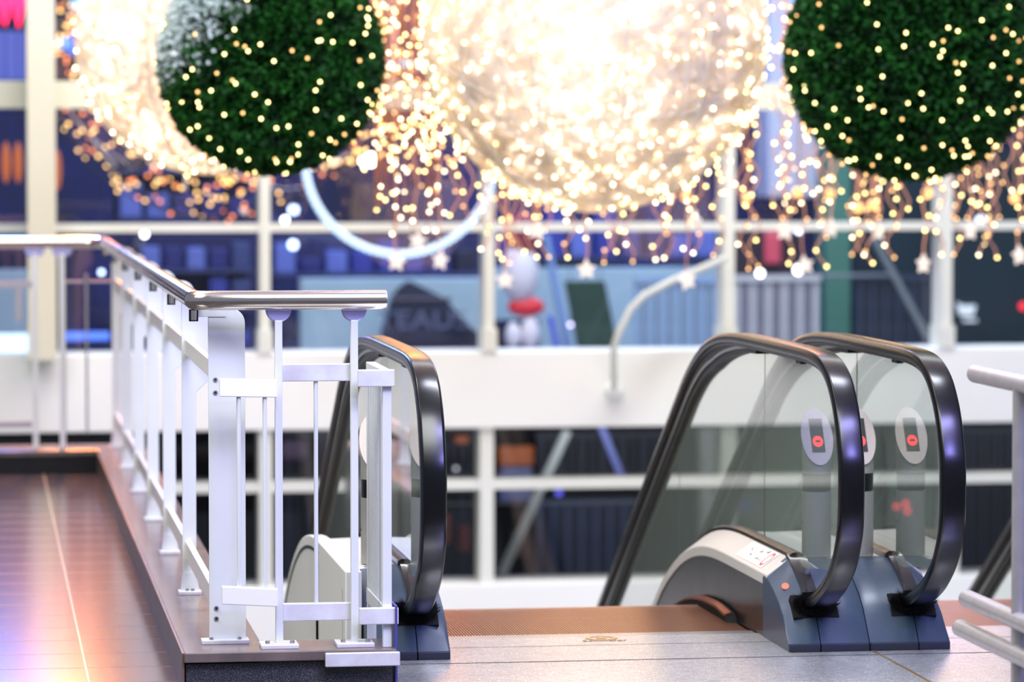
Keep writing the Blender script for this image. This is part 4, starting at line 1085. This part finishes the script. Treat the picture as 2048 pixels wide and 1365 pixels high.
# light column (tiered drum of strings)
def light_column():
    rg = random.Random(31)
    c = at(812, 300, 17.25)
    ztop = at(812, -120, 17.25).z; z1 = c.z; z2 = at(812, 498, 17.25).z
    root = thing('light_column', 'tall drum of brown wires and warm bulbs between the left green and white balls', 'light column', (c.x, c.y, z2))
    pts = []; R = 0.145
    for k in range(46):
        a = 2 * PI * k / 46
        x, y = c.x + R * math.cos(a), c.y + R * math.sin(a)
        lowz = z2 + rg.uniform(0, 0.35) if k % 2 else z1 + rg.uniform(-0.1, 0.1)
        path = [(x + rg.uniform(-.006, .006), y + rg.uniform(-.006, .006), ztop + (lowz - ztop) * i / 12) for i in range(13)]
        MB().tube(path, 0.0028, 5).build('wire_strand', mat('brown_wire', (150, 92, 50), 0.5), root)
        z = ztop
        while z > lowz:
            if rg.random() < (0.55 if z > z1 - 0.1 else 0.6): pts.append(Vector((x + rg.uniform(-.015, .015), y, z)))
            z -= rg.uniform(0.05, 0.11)
    # flared skirt at the foot of the dense part
    for k in range(60):
        a = rg.uniform(0, 2 * PI); q = rg.uniform(0, 1)
        pts.append(Vector((c.x + (R + q * 0.10) * math.cos(a), c.y + (R + q * .1) * math.sin(a), z1 + 0.12 - q * 0.22)))
    for z in (ztop, z1 + 0.05):
        MB().tube([(c.x + R * math.cos(t), c.y + R * math.sin(t), z) for t in [2 * PI * i / 40 for i in range(40)]], 0.006, 6, closed=True).build('hoop', M_darkchrome, root)
    place_bulbs(root, pts, [E_y, E_y, E_w, E_a], 0.0078)
    MB().tube([(c.x, c.y, ztop), (c.x, c.y, 6.0)], 0.006, 8).build('hanging_cable', M_black, root)
    for a in (0, 2.1, 4.2): MB().tube([(c.x + R * math.cos(a), c.y + R * math.sin(a), ztop), (c.x, c.y, ztop + 0.1)], 0.004, 6).build('spreader', M_black, root)
light_column()

# icicle strings
M_wire = mat('pinkish_wire', (205, 160, 140), 0.5)
M_star = emit('star_glow', (1.0, 0.86, 0.78), 1.05)
hb_z = 3.3
hanger = thing('hanger_bar', 'thin dark bar near the ceiling that carries the icicle light strings', 'bar', (at(1500, 0, 17.9).x, 17.9, hb_z))
xa, xb = at(735, 0, 17.0).x, at(2330, 0, 17.0).x
for yy in [17.56 + 0.1 * i for i in range(8)] + [18.34]:
    MB().tube([(xa, yy, hb_z), (xb, yy, hb_z)], 0.010, 8).build('long_bar', M_black, hanger)
for x in (xa + 0.2, (xa + xb) / 2, xb - 0.2):
    MB().tube([(x, 17.9, hb_z), (x, 17.9, 6.0)], 0.006, 8).build('hanging_cable', M_black, hanger)
    MB().tube([(x, 17.54, hb_z), (x, 18.36, hb_z)], 0.008, 8).build('cross_bar', M_black, hanger)
def star_mesh():
    mb = MB(); vs = []
    for y in (-0.008, 0.008):
        for k in range(10):
            a = PI / 2 + k * PI / 5; r = 0.052 if k % 2 == 0 else 0.026
            vs.append((r * math.cos(a), y, r * math.sin(a)))
    vs += [(0, -0.016, 0), (0, 0.016, 0)]
    fs = [(k, (k + 1) % 10, 10 + (k + 1) % 10, 10 + k) for k in range(10)]
    fs += [(k, (k + 1) % 10, 20) for k in range(10)] + [(10 + k, 10 + (k + 1) % 10, 21) for k in range(10)]
    return mb.add(vs, fs)
_s = star_mesh().build('star_pendant', M_star); STAR = _s.data; bpy.data.objects.remove(_s)
USED = [[] for i in range(8)]
ROWS = [17.56 + 0.1 * i for i in range(8)]
def string(px, py, Y, star, label, group, seed, wig=0.035, bulbs=True, dens=0.095):
    rg = random.Random(seed)
    cand = sorted(range(8), key=lambda q: (q - seed) % 8)
    Y = None
    for q in cand:
        x_ = at(px, py, ROWS[q]).x
        if all(abs(x_ - u) > 0.10 for u in USED[q]): Y = ROWS[q]; break
    if Y is None:
        q = max(range(8), key=lambda q: min(abs(at(px, py, ROWS[q]).x - u) for u in USED[q])); Y = ROWS[q]; x_ = at(px, py, Y).x
    USED[q].append(x_)
    e = at(px, py, Y)
    root = thing('icicle_string', label, 'string light', (e.x, Y, e.z), group)
    n = 46; pts = []
    ph = rg.uniform(0, 6)
    for i in range(n):
        t = i / (n - 1)
        z = hb_z + (e.z - hb_z) * t
        x = e.x + wig * 0.55 * (math.sin(ph + z * 26) - math.sin(ph + e.z * 26)) + rg.uniform(-0.003, 0.003)
        pts.append(Vector((x, Y + 0.015 * math.sin(ph * 2 + t * 11), z)))
    MB().tube(pts, 0.0044, 6).build('wire', M_wire, root, smooth=True)
    base = parent_world(root)
    z = e.z + 0.004; side = 1; first = True; zmax = at(px, -12, Y).z
    while z < zmax:
        t = (z - hb_z) / (e.z - hb_z)
        i = min(n - 2, max(0, int(t * (n - 1)))); f_ = t * (n - 1) - i
        p = pts[i].lerp(pts[i + 1], f_)
        off = 0 if first else side * rg.uniform(0.006, 0.024)
        if not (first and star):
            m = rg.choice([E_y, E_a, E_a, E_y, E_w])
            o = bpy.data.objects.new('bulb', bulb_mesh(m, 0.0074)); COL.objects.link(o); o.parent = root
            o.location = Vector((p.x + off, p.y - 0.008, z)) - base
        side = -side; first = False
        z += dens * rg.uniform(0.6, 1.4)
    if star:
        o = bpy.data.objects.new('star_pendant', STAR); COL.objects.link(o); o.parent = root
        o.location = Vector((0, -0.01, -0.04)); o.rotation_euler = (0, rg.uniform(-0.25, 0.25), rg.uniform(-0.8, 0.8))
        return
stars = sorted([(1009, 545), (1172, 523), (1374, 545), (1074, 445), (1388, 425), (1609, 515), (1846, 512), (2038, 495), (1569, 447), (1660, 441), (1755, 447), (1940, 445), (793, 508), (880, 505), (835, 466)])
for k, (x, y) in enumerate(stars):
    string(x, y, [17.6, 17.9, 18.2][k % 3] if y > 480 and x > 990 else 18.2, True, 'icicle light string ending in a star, %s star from the left' % ordn(k), 'icicle strings with stars', 100 + k, wig=0.015)
ends = sorted([(960, 500), (998, 508), (1018, 528), (1048, 505), (1075, 516), (1100, 516), (1135, 517), (1208, 527), (1234, 505), (1265, 525), (1309, 521), (1328, 518), (1384, 508), (1424, 512),
        (1498, 540), (1518, 534), (1575, 529), (1652, 535), (1702, 511), (1729, 512), (1745, 528), (1791, 517), (1881, 511), (1906, 511), (1954, 512), (1994, 517), (1965, 490)])
for k, (x, y) in enumerate(ends):
    string(x, y, [17.6, 17.9, 18.2][(k * 2) % 3], False, 'plain icicle light string hanging below the transom, %s from the left' % ordn(k), 'long plain icicle strings', 300 + k, wig=0.06)
rg = random.Random(77)
up = [(x, rg.uniform(380, 455)) for x in [900, 925, 945] + [970 + i * 52 + rg.uniform(-12, 12) for i in range(11)] + [1560 + i * 29 + rg.uniform(-9, 9) for i in range(18)]]
up.sort()
for k, (x, y) in enumerate(up):
    string(x, y, [18.2, 17.9][k % 2], False, 'short icicle light string ending above the transom, %s from the left' % ordn(k), 'short icicle strings', 500 + k, wig=0.05)
for k, (x, y) in enumerate(((1372, 393), (1493, 397), (1660, 388), (1716, 416), (1746, 410), (1855, 386), (2030, 397), (1595, 385))):
    c = at(x, y, 17.9)
    c = at(x, y, 18.34)
    r = thing('globe_bulb', '%s large amber globe bulb from the left among the icicle strings' % ordn(sorted([1372, 1493, 1660, 1716, 1746, 1855, 2030, 1595]).index(x)), 'bulb', c, 'large amber globe bulbs')
    MB().ball(c, 0.028, 16, 10).build('globe', emit('globe_amber', (1.0, 0.45, 0.14), 2.4), r, smooth=True)
    MB().tube([c + Vector((0, 0, 0.018)), (c.x, 18.34, hb_z)], 0.003, 6).build('wire', M_wire, r)

# light that the bulb clusters give to what is around them
point('strings_glow_middle', at(1200, 470, 16.8), 14, (1, 0.62, 0.32), 0.4)
point('strings_glow_right', at(1900, 440, 16.8), 14, (1, 0.62, 0.32), 0.4)
